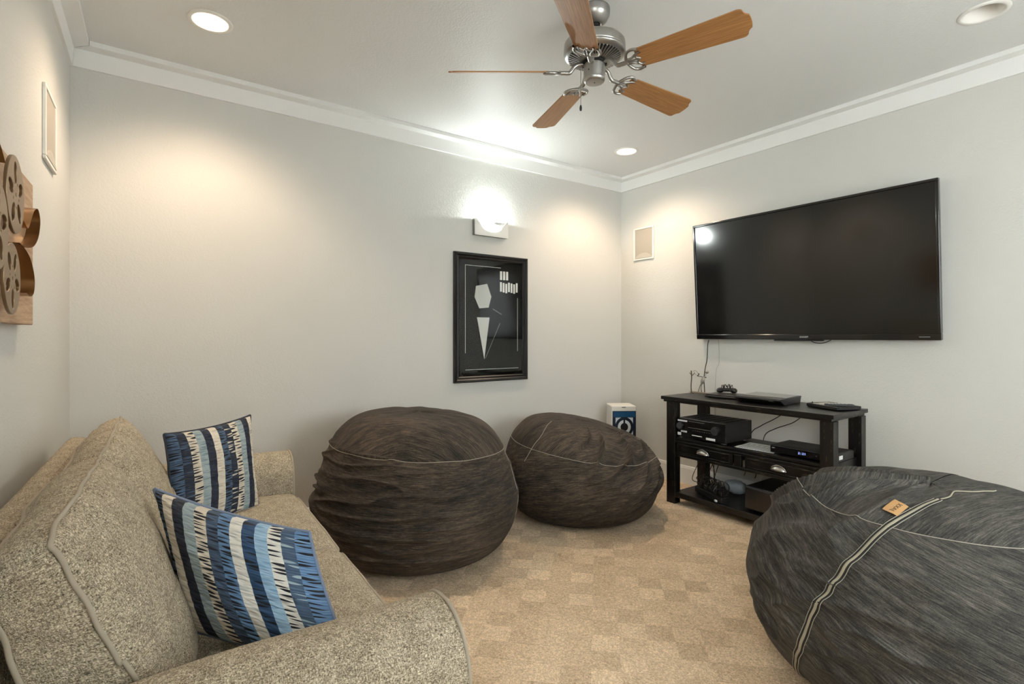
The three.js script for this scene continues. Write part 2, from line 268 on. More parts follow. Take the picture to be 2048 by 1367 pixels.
// ---------------------------------------------------------------- framed poster (plain stand-in artwork)
{ const x0 = 1.845, x1 = 2.512, y0 = 0.853, y1 = 1.813, w = x1 - x0, h = y1 - y0, t = thing('framed_poster', 'black framed black-and-white poster hanging under the sconce', 'framed poster', [(x0 + x1) / 2, (y0 + y1) / 2, ZB]), f = 0.045;
  const rail = (len, horizontal, sx, sy) => { // moulded frame rail with mitred ends
    const prof = [[0, 0], [0, 0.022], [0.006, 0.028], [0.018, 0.026], [0.026, 0.018], [0.036, 0.019], [0.041, 0.014], [f, 0.010], [f, 0]], pos = [], n = prof.length;
    const P = (k, e) => { const [s, z] = prof[k % n]; const a = (e ? 1 : -1) * (len / 2 - s); return horizontal ? [a, sy * (h / 2 - s), z] : [sx * (w / 2 - s), a, z]; };
    const flip = horizontal ? sy > 0 : sx < 0;
    for (let k = 0; k < n; k++) { const a = P(k, 0), b = P(k, 1), c = P(k + 1, 1), d = P(k + 1, 0); if (flip) pos.push(...a, ...c, ...b, ...a, ...d, ...c); else pos.push(...a, ...b, ...c, ...a, ...c, ...d); }
    const g = new THREE.BufferGeometry(); g.setAttribute('position', new THREE.Float32BufferAttribute(pos, 3)); g.computeVertexNormals(); return metreUV(g); };
  part('frame', [rail(w, true, 0, 1), rail(w, true, 0, -1), rail(h, false, 1, 0), rail(h, false, -1, 0)], phys(lin(0.006, 0.006, 0.007), 0.28), t);
  const art = drawn(700, 1050, (c, W2, H2) => {
    c.fillStyle = '#030404'; c.fillRect(0, 0, W2, H2);
    c.strokeStyle = '#c9ccc9'; c.lineWidth = 5; c.beginPath(); c.moveTo(70, 840); c.lineTo(70, 60); c.lineTo(450, 60); c.moveTo(640, 330); c.lineTo(640, 830); c.stroke();
    c.fillStyle = '#b9bdba'; c.beginPath(); c.moveTo(180, 240); c.lineTo(300, 215); c.lineTo(345, 330); c.lineTo(315, 430); c.lineTo(215, 440); c.lineTo(165, 340); c.closePath(); c.fill();
    c.fillStyle = '#c4c7c4'; c.beginPath(); c.moveTo(190, 520); c.lineTo(325, 520); c.lineTo(268, 900); c.closePath(); c.fill();
    c.strokeStyle = '#8d918e'; c.lineWidth = 4; c.beginPath(); c.moveTo(360, 440); c.lineTo(460, 490); c.moveTo(440, 570); c.lineTo(280, 890); c.stroke();
    c.fillStyle = '#d4d7d4'; for (let k = 0; k < 7; k++) c.fillRect(440 + k * 30, 190 + (k % 3) * 6, 21, 88); for (let k = 0; k < 3; k++) c.fillRect(440 + k * 34, 90, 24, 80);
    c.fillStyle = '#b4b8b5'; c.fillRect(70, 985, 580, 5);
  });
  part('print', box(w - 2 * f + 0.01, h - 2 * f + 0.01, 0.004, 0, 0, 0.005, 0.0005), M.blackSatin, t);
  const pl = new THREE.PlaneGeometry(w - 2 * f + 0.008, h - 2 * f + 0.008); pl.translate(0, 0, 0.0075);
  part('artwork', pl, phys(0xffffff, 0.7, { map: art, specularIntensity: 0.2 }), t);
  part('glass', slab(-w / 2 + f - 0.003, w / 2 - f + 0.003, -h / 2 + f - 0.003, h / 2 - f + 0.003, 0.0085, 0.0100), phys(lin(1, 1, 1), 0.02, { transmission: 1, thickness: 0, ior: 1.35 }), t); }

// ---------------------------------------------------------------- film reel wall art on the left wall
{ const t = thing('film_reel_art', 'wooden wall panel with bronze film reels and curling film strips', 'wall art', [leftX(-1.66), 1.436, -1.66], Math.PI / 2 - LA);
  const d = 0.035;                                  // local +x points toward the back wall
  part('panel', box(0.98, 0.436, d, 0.04, 0.012, d / 2, 0.003), M.panelWood, t);
  const bronze = std(lin(0.24, 0.16, 0.09), 0.4, { metalness: 0.7 }), copper = std(lin(0.36, 0.20, 0.085), 0.3, { metalness: 0.85 });
  const reel = (x, y, r, z, turn, holes) => {
    const s = new THREE.Shape(); s.absarc(0, 0, r, 0, Math.PI * 2);
    for (let k = 0; k < holes; k++) { const a = turn + k * Math.PI * 2 / holes, hx = Math.cos(a) * r * 0.58, hy = Math.sin(a) * r * 0.58, p = new THREE.Path(); p.absellipse(hx, hy, r * 0.30, r * 0.19, 0, Math.PI * 2, true, a); s.holes.push(p); const q = new THREE.Path(), b = a + Math.PI / holes; q.absarc(Math.cos(b) * r * 0.34, Math.sin(b) * r * 0.34, r * 0.05, 0, Math.PI * 2, true); s.holes.push(q); }
    const c = new THREE.Path(); c.absarc(0, 0, r * 0.07, 0, Math.PI * 2, true); s.holes.push(c);
    const g = new THREE.ExtrudeGeometry(s, { depth: 0.004, bevelEnabled: true, bevelSize: 0.0015, bevelThickness: 0.0015, bevelSegments: 2, curveSegments: 28 }); g.translate(x, y, z);
    const m = part('film_reel', g, bronze, t);
    part('hub', new THREE.CylinderGeometry(r * 0.2, r * 0.2, z - d + 0.002, 24).rotateX(Math.PI / 2).translate(x, y, (z + d) / 2), copper, m);
  };
  reel(0.10, 0.108, 0.094, 0.062, 0.4, 5); reel(0.088, -0.10, 0.086, 0.058, 1.0, 5); reel(-0.09, 0.005, 0.10, 0.064, 0.2, 5); reel(-0.25, 0.10, 0.09, 0.060, 0.7, 5); reel(-0.28, -0.095, 0.095, 0.062, 0.1, 5);
  const strip = (pts, wid) => { const c = new THREE.CatmullRomCurve3(pts.map((p) => V(p[0], p[1], 0))), n = 48; part('film_strip', [0, 1].map((sd) => grid(n, 1, (u, v) => { const p = c.getPoint(u), tg = c.getTangent(u), o = sd ? 0.0012 : 0; const z = d + 0.001 + (sd ? v : 1 - v) * wid; return [p.x - tg.y * o, p.y + tg.x * o, z, u, v]; })), copper, t); };
  strip([[0.20, 0.06], [0.255, 0.052], [0.30, 0.085], [0.345, 0.118], [0.40, 0.13], [0.43, 0.105], [0.41, 0.06], [0.345, 0.02], [0.25, 0.0], [0.12, -0.008]], 0.030);
  strip([[0.15, -0.004], [0.24, -0.015], [0.30, -0.036], [0.345, -0.08], [0.335, -0.115], [0.285, -0.13], [0.235, -0.124]], 0.030);
  strip([[0.0, 0.16], [-0.06, 0.19], [-0.14, 0.17], [-0.2, 0.2], [-0.3, 0.205], [-0.38, 0.17]], 0.03); }

// ---------------------------------------------------------------- television
const tvText = drawn(256, 64, (c, w, h) => { c.fillStyle = '#0b0b0c'; c.fillRect(0, 0, w, h); c.fillStyle = '#c8c8c8'; c.font = 'bold 54px sans-serif'; c.textAlign = 'center'; c.textBaseline = 'middle'; c.fillText('SHARP', w / 2, h / 2 + 2, w - 10); });
{ const z0 = -2.486, z1 = -0.95, wid = z1 - z0, hgt = 0.882, t = thing('television', 'large flat black television mounted on the right wall', 'television', [XR, 1.172, (z0 + z1) / 2], -Math.PI / 2);
  // local: x along the wall (left to right), z out from the wall; leans forward at the top
  const tilt = (g) => { g.rotateX(R(3.6)); g.translate(0, 0, 0.057); return g; }, e = 0.016, bt = 0.036;
  part('bezel', [box(wid, bt, 0.03, 0, bt / 2, -0.014, 0.004), box(wid, e, 0.03, 0, hgt - e / 2, -0.014, 0.004), box(e, hgt - bt - e, 0.03, -wid / 2 + e / 2, bt + (hgt - bt - e) / 2, -0.014, 0.004), box(e, hgt - bt - e, 0.03, wid / 2 - e / 2, bt + (hgt - bt - e) / 2, -0.014, 0.004)].map(tilt), M.blackGloss, t);
  part('screen', tilt(box(wid - 2 * e, hgt - bt - e, 0.012, 0, bt + (hgt - bt - e) / 2, -0.012, 0.001)), phys(lin(0.004, 0.004, 0.004), 0.13, { specularIntensity: 1, ior: 1.6 }), t);
  part('back_shell', [tilt(box(wid - 0.06, hgt - 0.06, 0.022, 0, hgt / 2, -0.037, 0.008))], M.blackPlastic, t);
  part('wall_bracket', [box(0.5, 0.36, 0.01, 0, hgt / 2 + 0.06, 0.006), box(0.04, 0.3, 0.05, -0.2, hgt / 2 + 0.06, 0.03), box(0.04, 0.3, 0.05, 0.2, hgt / 2 + 0.06, 0.03)], M.darkNickel, t);
  const pl = tilt(new THREE.PlaneGeometry(0.085, 0.016).translate(0.045, 0.019, 0.0016)); part('brand_lettering', pl, std(0xffffff, 0.4, { map: tvText }), t);
  part('sensor_strip', tilt(box(0.32, 0.01, 0.02, 0.0, -0.004, -0.014, 0.004)), M.blackPlastic, t);
  part('lettering', tilt(box(0.05, 0.004, 0.001, wid / 2 - 0.075, 0.019, 0.0014, 0.0003)), std(lin(0.25, 0.25, 0.25), 0.5), t); }

// ---------------------------------------------------------------- media console
const XC = 3.095;
{ const t = thing('media_console', 'distressed black wooden media console with two drawers under the television', 'console table', [0, 0, 0]);
  const x0 = 3.08, x1 = 3.52, z0 = -2.45, z1 = -1.30;
  part('tabletop', [box(0.455, 0.024, 1.16, 3.305, 0.751, -1.874, 0.003), box(0.43, 0.016, 1.13, 3.305, 0.7315, -1.874, 0.002)], M.blackWood, t);
  for (const x of [XC + 0.033, x1 - 0.028]) for (const z of [-2.382, -1.338]) part('leg', [box(0.062, 0.722, 0.072, x, 0.361, z, 0.003)], M.blackWood, t);
  part('shelf', box(0.40, 0.018, 1.0, 3.31, 0.466, -1.86, 0.002), M.blackWood, t);
  part('rail', [box(0.022, 0.018, 0.972, XC + 0.015, 0.4455, -1.86), box(0.022, 0.02, 0.972, XC + 0.015, 0.353, -1.86)], M.blackWood, t);
  part('divider', box(0.022, 0.074, 0.05, XC + 0.015, 0.4, -1.87), M.blackWood, t);
  for (const z of [-2.382, -1.338]) part('side_panel', box(0.33, 0.135, 0.02, 3.31, 0.408, z, 0.002), M.blackWood, t);
  part('back_panel', box(0.012, 0.125, 0.98, 3.49, 0.40, -1.86), M.blackWood, t);
  for (const zc of [-2.122, -1.607]) {
    const dr = part('drawer', [box(0.016, 0.070, 0.43, XC + 0.016, 0.4, zc, 0.003), box(0.008, 0.008, 0.40, XC + 0.006, 0.427, zc, 0.002), box(0.008, 0.008, 0.40, XC + 0.006, 0.373, zc, 0.002), box(0.008, 0.048, 0.008, XC + 0.006, 0.4, zc - 0.196, 0.002), box(0.008, 0.048, 0.008, XC + 0.006, 0.4, zc + 0.196, 0.002), box(0.33, 0.05, 0.4, 3.28, 0.395, zc)], M.blackWood, t);
    part('handle', [grid(24, 12, (u, v) => { const a = Math.PI * u, b = v * Math.PI / 2; return [XC + 0.007 - 0.024 * Math.sin(b) * Math.sin(a) ** 0.6, 0.392 + 0.028 * Math.cos(b) * Math.sin(a) , zc - 0.043 * Math.cos(a), u, v]; }), tube([[XC + 0.004, 0.391, zc - 0.045], [XC - 0.001, 0.412, zc - 0.034], [XC - 0.001, 0.424, zc], [XC - 0.001, 0.412, zc + 0.034], [XC + 0.004, 0.391, zc + 0.045]], 0.0035, 30)], M.nickel, dr, 'metal cup handle');
  }
  part('bottom_shelf', box(0.40, 0.02, 1.0, 3.31, 0.076, -1.86, 0.002), M.blackWood, t);
  part('bottom_rail', box(0.022, 0.038, 0.972, XC + 0.015, 0.068, -1.86), M.blackWood, t); }

// electronics on the console; each has its own shape
const textPlate = (w, h, text, bg, fg, font, pw = 256) => std(0xffffff, 0.5, { map: drawn(pw, Math.round(pw * h / w), (c, a, b) => { c.fillStyle = bg; c.fillRect(0, 0, a, b); c.fillStyle = fg; c.font = font; c.textAlign = 'center'; c.textBaseline = 'middle'; c.fillText(text, a / 2, b / 2, a * 0.95); }) });
const facePlate = (w, h, x, y, z) => new THREE.PlaneGeometry(w, h).rotateY(-Math.PI / 2).translate(x, y, z);
M.sticker = std(lin(0.72, 0.74, 0.76), 0.6);
{ const t = thing('av_receiver', 'large black receiver with two round knobs on the console shelf', 'receiver', [3.118, 0.475, -2.153]), w = 0.375, h = 0.142;
  part('case', [box(0.31, h - 0.014, w, 0.163, 0.014 + (h - 0.014) / 2, 0, 0.004)], M.blackSatin, t);
  part('front_panel', box(0.012, h - 0.012, w + 0.004, 0.004, 0.012 + (h - 0.012) / 2, 0, 0.003), M.blackGloss, t);
  for (let k = 0; k < 6; k++) part('vent', box(0.24, 0.002, 0.04, 0.17, h + 0.0005, -0.15 + k * 0.06, 0.0008), M.darkHole, t);
  for (const [z, r] of [[-0.158, 0.022], [0.12, 0.027]]) { const k = part('knob', new THREE.CylinderGeometry(r, r * 1.06, 0.02, 36).rotateZ(Math.PI / 2).translate(-0.011, 0.088, z), M.blackPlastic, t); part('knob_face', [new THREE.CylinderGeometry(r * 0.9, r * 0.9, 0.0015, 36).rotateZ(Math.PI / 2).translate(-0.0215, 0.088, z), new THREE.TorusGeometry(r * 0.96, 0.0012, 8, 40).rotateY(Math.PI / 2).translate(-0.021, 0.088, z)], std(lin(0.14, 0.15, 0.16), 0.3, { metalness: 0.8 }), k); }
  part('display_window', box(0.002, 0.03, 0.17, -0.0025, 0.108, -0.02, 0.0008), M.blackGloss, t);
  part('trim_line', [box(0.002, 0.0025, 0.19, -0.0028, 0.083, 0.0, 0.0008), box(0.002, 0.002, 0.13, -0.0028, 0.127, -0.03, 0.0006)], M.nickel, t);
  part('button_row', [...Array(8)].map((_, k) => box(0.003, 0.003, 0.009, -0.003, 0.066, -0.055 + k * 0.018, 0.0006)), M.darkNickel, t);
  for (const [y, z, hh, ww] of [[0.124, -0.142, 0.011, 0.08], [0.05, -0.13, 0.012, 0.05], [0.026, 0.08, 0.016, 0.07], [0.03, -0.168, 0.02, 0.03], [0.033, -0.025, 0.006, 0.08]]) part('sticker', box(0.0012, hh, ww, -0.0026, y, z, 0.0004), M.sticker, t);
  for (const z of [-0.15, 0.15]) for (const x of [0.04, 0.28]) part('foot', cyl(0.018, 0.02, 0.014, x, 0.007, z, 20), M.blackPlastic, t); }
{ const t = thing('cable_box', 'black ribbed cable box with blue clock digits on the console shelf', 'set-top box', [3.165, 0.475, -1.505]), w = 0.375, h = 0.055;
  part('case', box(0.235, h - 0.006, w, 0.118, 0.006 + (h - 0.006) / 2, 0, 0.008), M.blackSatin, t);
  for (let k = 0; k < 9; k++) part('rib', box(0.012, 0.003, w - 0.03, 0.024 + k * 0.023, h + 0.0005, 0, 0.001), M.blackPlastic, t);
  part('front_panel', box(0.006, h - 0.012, w - 0.006, -0.001, h / 2 + 0.002, 0, 0.003), M.blackGloss, t);
  const clock = drawn(128, 64, (c, a, b) => { c.fillStyle = '#000'; c.fillRect(0, 0, a, b); c.fillStyle = '#8fa8ff'; c.font = 'bold 50px monospace'; c.textAlign = 'center'; c.textBaseline = 'middle'; c.fillText('2:21', a / 2, b / 2, a * 0.92); });
  part('clock_display', facePlate(0.05, 0.02, -0.0045, 0.03, 0.005), std(0x000000, 0.3, { emissive: 0xffffff, emissiveMap: clock, emissiveIntensity: 1.2 }), t, 'blue clock digits');
  part('logo_badge', new THREE.CylinderGeometry(0.006, 0.006, 0.002, 24).rotateZ(Math.PI / 2).scale(1, 0.7, 1.7).translate(-0.0045, 0.037, -0.165), std(lin(0.5, 0.5, 0.52), 0.3, { metalness: 0.8 }), t);
  part('indicator', [new THREE.SphereGeometry(0.002, 10, 8).translate(-0.0045, 0.03, 0.085)], std(lin(0.6, 0.62, 0.7), 0.4), t);
  part('sticker', box(0.045, 0.022, 0.0012, 0.06, 0.032, w / 2 + 0.0005, 0.0004), M.sticker, t, 'white sticker'); }
{ const t = thing('paper_sheet', 'printed paper sheet lying on the console shelf between receiver and cable box', 'paper', [3.255, 0.4755, -1.80], R(4));
  const print = drawn(256, 320, (c, a, b) => { c.fillStyle = '#eef0ec'; c.fillRect(0, 0, a, b); c.fillStyle = '#8b9090'; for (let k = 0; k < 13; k++) c.fillRect(20, 20 + k * 22, 90 + (k * 53 % 110), 5); c.fillStyle = '#6a7070'; for (let k = 0; k < 4; k++) c.fillRect(40 + 55 * k, 10, 3, 290); });
  const g = grid(10, 10, (u, v) => [(u - 0.5) * 0.22, 0.0012 + 0.001 * Math.sin(u * 5) ** 2, (v - 0.5) * 0.25, u, v]); part('sheet', g, std(0xffffff, 0.7, { map: print, side: THREE.DoubleSide }), t); }
{ const t = thing('disc_player', 'slim black disc player with sloping front on the console top', 'disc player', [3.34, 0.763, -1.80], R(3)), w = 0.30;
  const s = new THREE.Shape(); s.moveTo(-0.10, 0.004); s.lineTo(0.12, 0.004); s.lineTo(0.135, 0.045); s.lineTo(-0.155, 0.040); s.lineTo(-0.157, 0.034); s.closePath();
  const g = new THREE.ExtrudeGeometry(s, { depth: w - 0.006, bevelEnabled: true, bevelSize: 0.002, bevelThickness: 0.003, bevelSegments: 2 }); g.translate(0, 0, -w / 2 + 0.003);
  part('case', g, M.blackPlastic, t); const lid = box(0.18, 0.002, w - 0.02, 0.03, 0.0445, 0, 0.0008); lid.rotateZ(R(1)); part('lid', lid, M.blackGloss, t);
  for (const x of [-0.07, 0.09]) for (const z of [-0.11, 0.11]) part('foot', box(0.02, 0.006, 0.03, x, 0.003, z), M.blackPlastic, t);
  part('lettering', box(0.002, 0.004, 0.03, -0.150, 0.027, 0.09, 0.0005), M.nickel, t); }
{ const t = thing('slim_console', 'thin black game console lying flat under the game controller', 'game console', [3.36, 0.763, -2.105], R(8)), w = 0.235;
  part('case', [box(0.19, 0.012, w, 0, 0.010, 0, 0.004), box(0.185, 0.01, w - 0.01, 0.002, 0.021, 0, 0.003)], M.blackPlastic, t);
  for (const z of [-0.09, 0.09]) part('foot', box(0.15, 0.004, 0.02, 0, 0.002, z, 0.001), M.blackPlastic, t); }
{ const t = thing('game_controller', 'black game controller with its cable coiled on top, on the slim console', 'game controller', [3.40, 0.789, -2.13], R(-62));
  const grip = (s) => grid(24, 16, (u, v) => { const a = u * Math.PI * 2, k = v, rr = (0.012 + 0.012 * Math.sin(Math.PI * Math.min(1, 0.25 + 0.75 * k))) * Math.sqrt(Math.max(0, Math.sin(Math.PI * Math.min(0.999, 0.04 + 0.96 * k)))) ; return [s * (0.035 + 0.022 * k) + rr * Math.cos(a), 0.022 - 0.002 * k + rr * Math.sin(a) * 0.8, -0.025 + 0.09 * k, u, v]; }, true);
  part('body', [box(0.10, 0.026, 0.05, 0, 0.024, -0.012, 0.012, 4), grip(-1), grip(1)], M.blackPlastic, t);
  for (const s of [-1, 1]) { part('thumbstick', [cyl(0.005, 0.006, 0.012, s * 0.022, 0.042, 0.006, 16), cyl(0.009, 0.008, 0.004, s * 0.022, 0.049, 0.006, 20)], M.blackSatin, t); part('shoulder_button', box(0.03, 0.012, 0.014, s * 0.036, 0.024, -0.04, 0.004), M.blackSatin, t); }
  const coil = []; for (let k = 0; k <= 60; k++) { const a = k / 60 * Math.PI * 2 * 3.5; coil.push([-0.035 + 0.07 * k / 60, 0.036 + 0.024 * Math.abs(Math.sin(a)) + 0.004 * Math.sin(k), 0.032 * Math.cos(a)]); }
  part('cable', tube(coil, 0.0022, 360, 8), M.cord, t); }
{ const t = thing('remote_tray', 'shallow black tray of papers and a remote on the console top', 'tray', [3.385, 0.763, -1.425], R(-20));
  part('tray', [box(0.16, 0.006, 0.215, 0, 0.004, 0, 0.002), box(0.012, 0.02, 0.22, -0.083, 0.013, 0, 0.004), box(0.012, 0.02, 0.22, 0.083, 0.013, 0, 0.004), box(0.16, 0.02, 0.012, 0, 0.013, -0.108, 0.004), box(0.16, 0.02, 0.012, 0, 0.013, 0.108, 0.004)], M.blackSatin, t); }
{ const t = thing('remote_control', 'grey remote control with pale buttons lying in the black tray', 'remote control', [3.37, 0.7785, -1.385], R(38));
  part('body', box(0.045, 0.016, 0.15, 0, 0.008, 0, 0.006), M.blackPlastic, t); for (let r = 0; r < 6; r++) for (let c = 0; c < 3; c++) part('button', box(0.008, 0.003, 0.008, -0.012 + c * 0.012, 0.017, -0.055 + r * 0.018, 0.0012), std(lin(0.5, 0.5, 0.5), 0.6), t); }
{ const t = thing('booklet', 'folded pale booklet lying in the black tray beside the remote', 'booklet', [3.41, 0.7785, -1.475], R(-14));
  const cover = drawn(128, 128, (c, a, b) => { const r = rng(5); c.fillStyle = '#b9b6ac'; c.fillRect(0, 0, a, b); for (let k = 0; k < 40; k++) { c.fillStyle = ['#7d7f74', '#9a8a86', '#d8d6cc', '#56584f'][k % 4]; c.fillRect(r() * a, r() * b, 6 + r() * 22, 3 + r() * 8); } });
  part('pages', box(0.12, 0.006, 0.085, 0, 0.003, 0, 0.001), std(lin(0.6, 0.59, 0.55), 0.7), t); part('cover', new THREE.PlaneGeometry(0.118, 0.083).rotateX(-Math.PI / 2).translate(0, 0.0063, 0), std(0xffffff, 0.5, { map: cover }), t); }
// wire figure drawing a bow on a twig
{ const t = thing('wire_figurine', 'small metal wire figurine with a bow beside a twig on the console top', 'figurine', [3.44, 0.763, -2.405]), iron = std(lin(0.05, 0.042, 0.034), 0.5, { metalness: 0.6 }), silver = std(lin(0.33, 0.31, 0.27), 0.4, { metalness: 0.7 });
  part('base', [box(0.05, 0.004, 0.16, 0.04, 0.002, 0.0, 0.0015)], std(lin(0.24, 0.2, 0.15), 0.6), t);
  part('twig', [tube([[-0.05, 0.0, -0.012], [-0.052, 0.06, -0.014], [-0.05, 0.12, -0.011], [-0.052, 0.172, -0.013]], 0.0042, 24), tube([[-0.051, 0.13, -0.012], [-0.03, 0.155, 0.002]], 0.0025, 6), tube([[-0.051, 0.14, -0.012], [-0.06, 0.158, -0.022]], 0.0022, 6), box(0.02, 0.004, 0.03, -0.045, 0.002, -0.012)], std(lin(0.09, 0.065, 0.045), 0.8), t);
  part('legs', [tube([[0.045, 0.004, -0.02], [0.046, 0.03, -0.012], [0.05, 0.066, 0.0]], 0.0024, 14), tube([[0.05, 0.004, 0.008], [0.047, 0.03, 0.004], [0.052, 0.066, 0.006]], 0.0024, 14)], iron, t);
  part('torso', new THREE.SphereGeometry(0.017, 20, 14).scale(0.8, 1.75, 0.9).rotateX(0.3).translate(0.055, 0.092, 0.012), silver, t);
  part('head', [new THREE.SphereGeometry(0.013, 18, 12).scale(0.9, 0.9, 1.1).translate(0.07, 0.158, 0.04), tube([[0.06, 0.118, 0.022], [0.067, 0.145, 0.035]], 0.003, 8)], silver, t);
  part('arms', [tube([[0.058, 0.118, 0.02], [0.045, 0.124, 0.004], [0.035, 0.128, -0.012]], 0.0024, 12), tube([[0.06, 0.115, 0.024], [0.06, 0.122, 0.04], [0.06, 0.115, 0.034]], 0.0024, 12), new THREE.SphereGeometry(0.006, 12, 8).translate(0.033, 0.13, -0.014), new THREE.SphereGeometry(0.006, 12, 8).translate(0.035, 0.142, -0.008)], iron, t);
  part('bow', [tube([[0.034, 0.142, -0.01], [0.02, 0.165, -0.02], [-0.005, 0.168, -0.026], [-0.028, 0.155, 0.0]], 0.0011, 30, 6), tube([[0.034, 0.13, -0.014], [0.0, 0.145, -0.015], [-0.03, 0.155, 0.001]], 0.0009, 16, 6)], iron, t); }
// on the bottom shelf
{ const t = thing('low_black_box', 'wide glossy black component box on the console bottom shelf', 'component', [3.13, 0.0865, -1.62]);
  part('case', box(0.33, 0.15, 0.44, 0.165, 0.085, 0, 0.012, 3), M.blackSatin, t); part('front_panel', box(0.006, 0.13, 0.42, -0.001, 0.085, 0, 0.004), M.blackGloss, t);
  for (const x of [0.05, 0.28]) for (const z of [-0.17, 0.17]) part('foot', cyl(0.016, 0.018, 0.01, x, 0.005, z, 16), M.blackPlastic, t);
  part('brand_lettering', facePlate(0.04, 0.01, -0.0043, 0.036, -0.02), textPlate(0.04, 0.01, 'Pioneer', '#050506', '#e6e6e6', 'bold 46px sans-serif'), t); }
{ const t = thing('power_strip', 'black power strip with plugs and tangled leads on the bottom shelf', 'power strip', [3.20, 0.0865, -2.12], R(-22));
  part('body', box(0.07, 0.04, 0.30, 0, 0.021, 0, 0.006), M.blackSatin, t);
  for (let k = 0; k < 5; k++) part('plug', [box(0.03, 0.03, 0.03, 0.0, 0.055, -0.11 + k * 0.055, 0.004)], k === 1 ? M.darkNickel : M.blackPlastic, t);
  const r = rng(9), leads = []; for (let k = 0; k < 9; k++) { const z = -0.12 + k * 0.028, a = 0.03 + r() * 0.02, pts = []; for (let q = 0; q <= 14; q++) { const w2 = q / 14 * Math.PI * 2 * 1.25; pts.push([0.03 * (r() - 0.5) + a * 0.7 * Math.cos(w2), 0.085 + a * Math.sin(w2) + 0.004 * q / 14, z + 0.04 * (q / 14 - 0.5) + 0.012 * Math.cos(w2)]); } pts.unshift([0, 0.07, -0.11 + (k % 5) * 0.055]); leads.push(tube(pts, 0.0028, 110, 7)); }
  part('leads', leads, M.cord, t); part('lead_label', box(0.012, 0.012, 0.022, -0.045, 0.012, 0.11, 0.002), M.sticker, t); }
{ const t = thing('adapter_bag', 'clear plastic bag of leads lying behind the power strip', 'bag', [3.40, 0.0865, -2.06]);
  part('bag', grid(28, 20, (u, v) => { const a = u * Math.PI * 2, b = (v - 0.5) * Math.PI; const w2 = 1 + 0.18 * N(Math.cos(a) * 2, Math.sin(a) * 2, v * 4); return [0.05 * Math.cos(a) * Math.cos(b) * w2, 0.052 + 0.045 * Math.sin(b) * w2 + 0.012 * N(a * 3, b * 4, 2), 0.09 * Math.sin(a) * Math.cos(b) * w2, u, v]; }, true), phys(lin(0.62, 0.72, 0.8), 0.25, { transmission: 0.4, thickness: 0 }), t); }

// loose cords: each its own thing
function cord(name, label, pts, r = 0.003, mat = M.cord, seg = 0) { const m = part(name, tube(pts, r, seg || pts.length * 12, 8), mat); return tag(m, label, 'cord'); }
cord('hanging_cord', 'black cord hanging from the television down behind the console', [[3.590, 1.166, -2.405], [3.585, 1.12, -2.41], [3.57, 1.02, -2.405], [3.585, 0.95, -2.43], [3.575, 0.87, -2.435], [3.575, 0.76, -2.43], [3.57, 0.6, -2.425], [3.57, 0.45, -2.40], [3.55, 0.3, -2.38], [3.5, 0.2, -2.3], [3.36, 0.12, -2.2]], 0.0034);
cord('thin_wire', 'thin pale wire running down the wall behind the console', [[3.604, 1.20, -2.33], [3.606, 1.0, -2.325], [3.605, 0.93, -2.35], [3.606, 0.7, -2.36], [3.605, 0.3, -2.36]], 0.0016, std(lin(0.35, 0.34, 0.32), 0.6));
cord('short_cord', 'short black cord drooping under the middle of the television', [[3.575, 1.19, -1.66], [3.58, 1.158, -1.63], [3.585, 1.15, -1.58], [3.58, 1.165, -1.53], [3.575, 1.19, -1.5]], 0.0026);
cord('signal_cord', 'upper of two black cords sloping down behind the receiver', [[3.555, 0.77, -1.72], [3.56, 0.71, -1.76], [3.545, 0.63, -1.86], [3.53, 0.57, -1.95], [3.52, 0.5, -2.02], [3.54, 0.3, -2.05], [3.5, 0.2, -2.06]], 0.003);
cord('signal_cord', 'lower of two black cords sloping down behind the receiver', [[3.555, 0.77, -1.62], [3.56, 0.70, -1.66], [3.555, 0.62, -1.74], [3.545, 0.56, -1.86], [3.535, 0.5, -1.93], [3.54, 0.35, -1.95], [3.5, 0.2, -1.98]], 0.003);
const bundle = [[0.35, -2.30, -2.2, 0.14], [0.37, -2.34, -2.24, 0.12], [0.39, -2.31, -2.28, 0.16], [0.36, -2.27, -2.22, 0.10], [0.4, -2.36, -2.30, 0.13], [0.34, -2.24, -2.1, 0.12]];
bundle.forEach(([y, za, zb, yb], k) => cord('loose_lead', 'thin dark lead in the tangle behind the left console legs', [[3.545, 0.47, za + 0.02], [3.53, y, za], [3.50 - 0.02 * k, (y + yb) / 2 - 0.03, (za + zb) / 2 - 0.05], [3.44 - 0.03 * k, yb + 0.01, zb - 0.06], [3.34, 0.105 + 0.004 * k, zb]], 0.0027).userData.group = 'leads tangled behind the console');

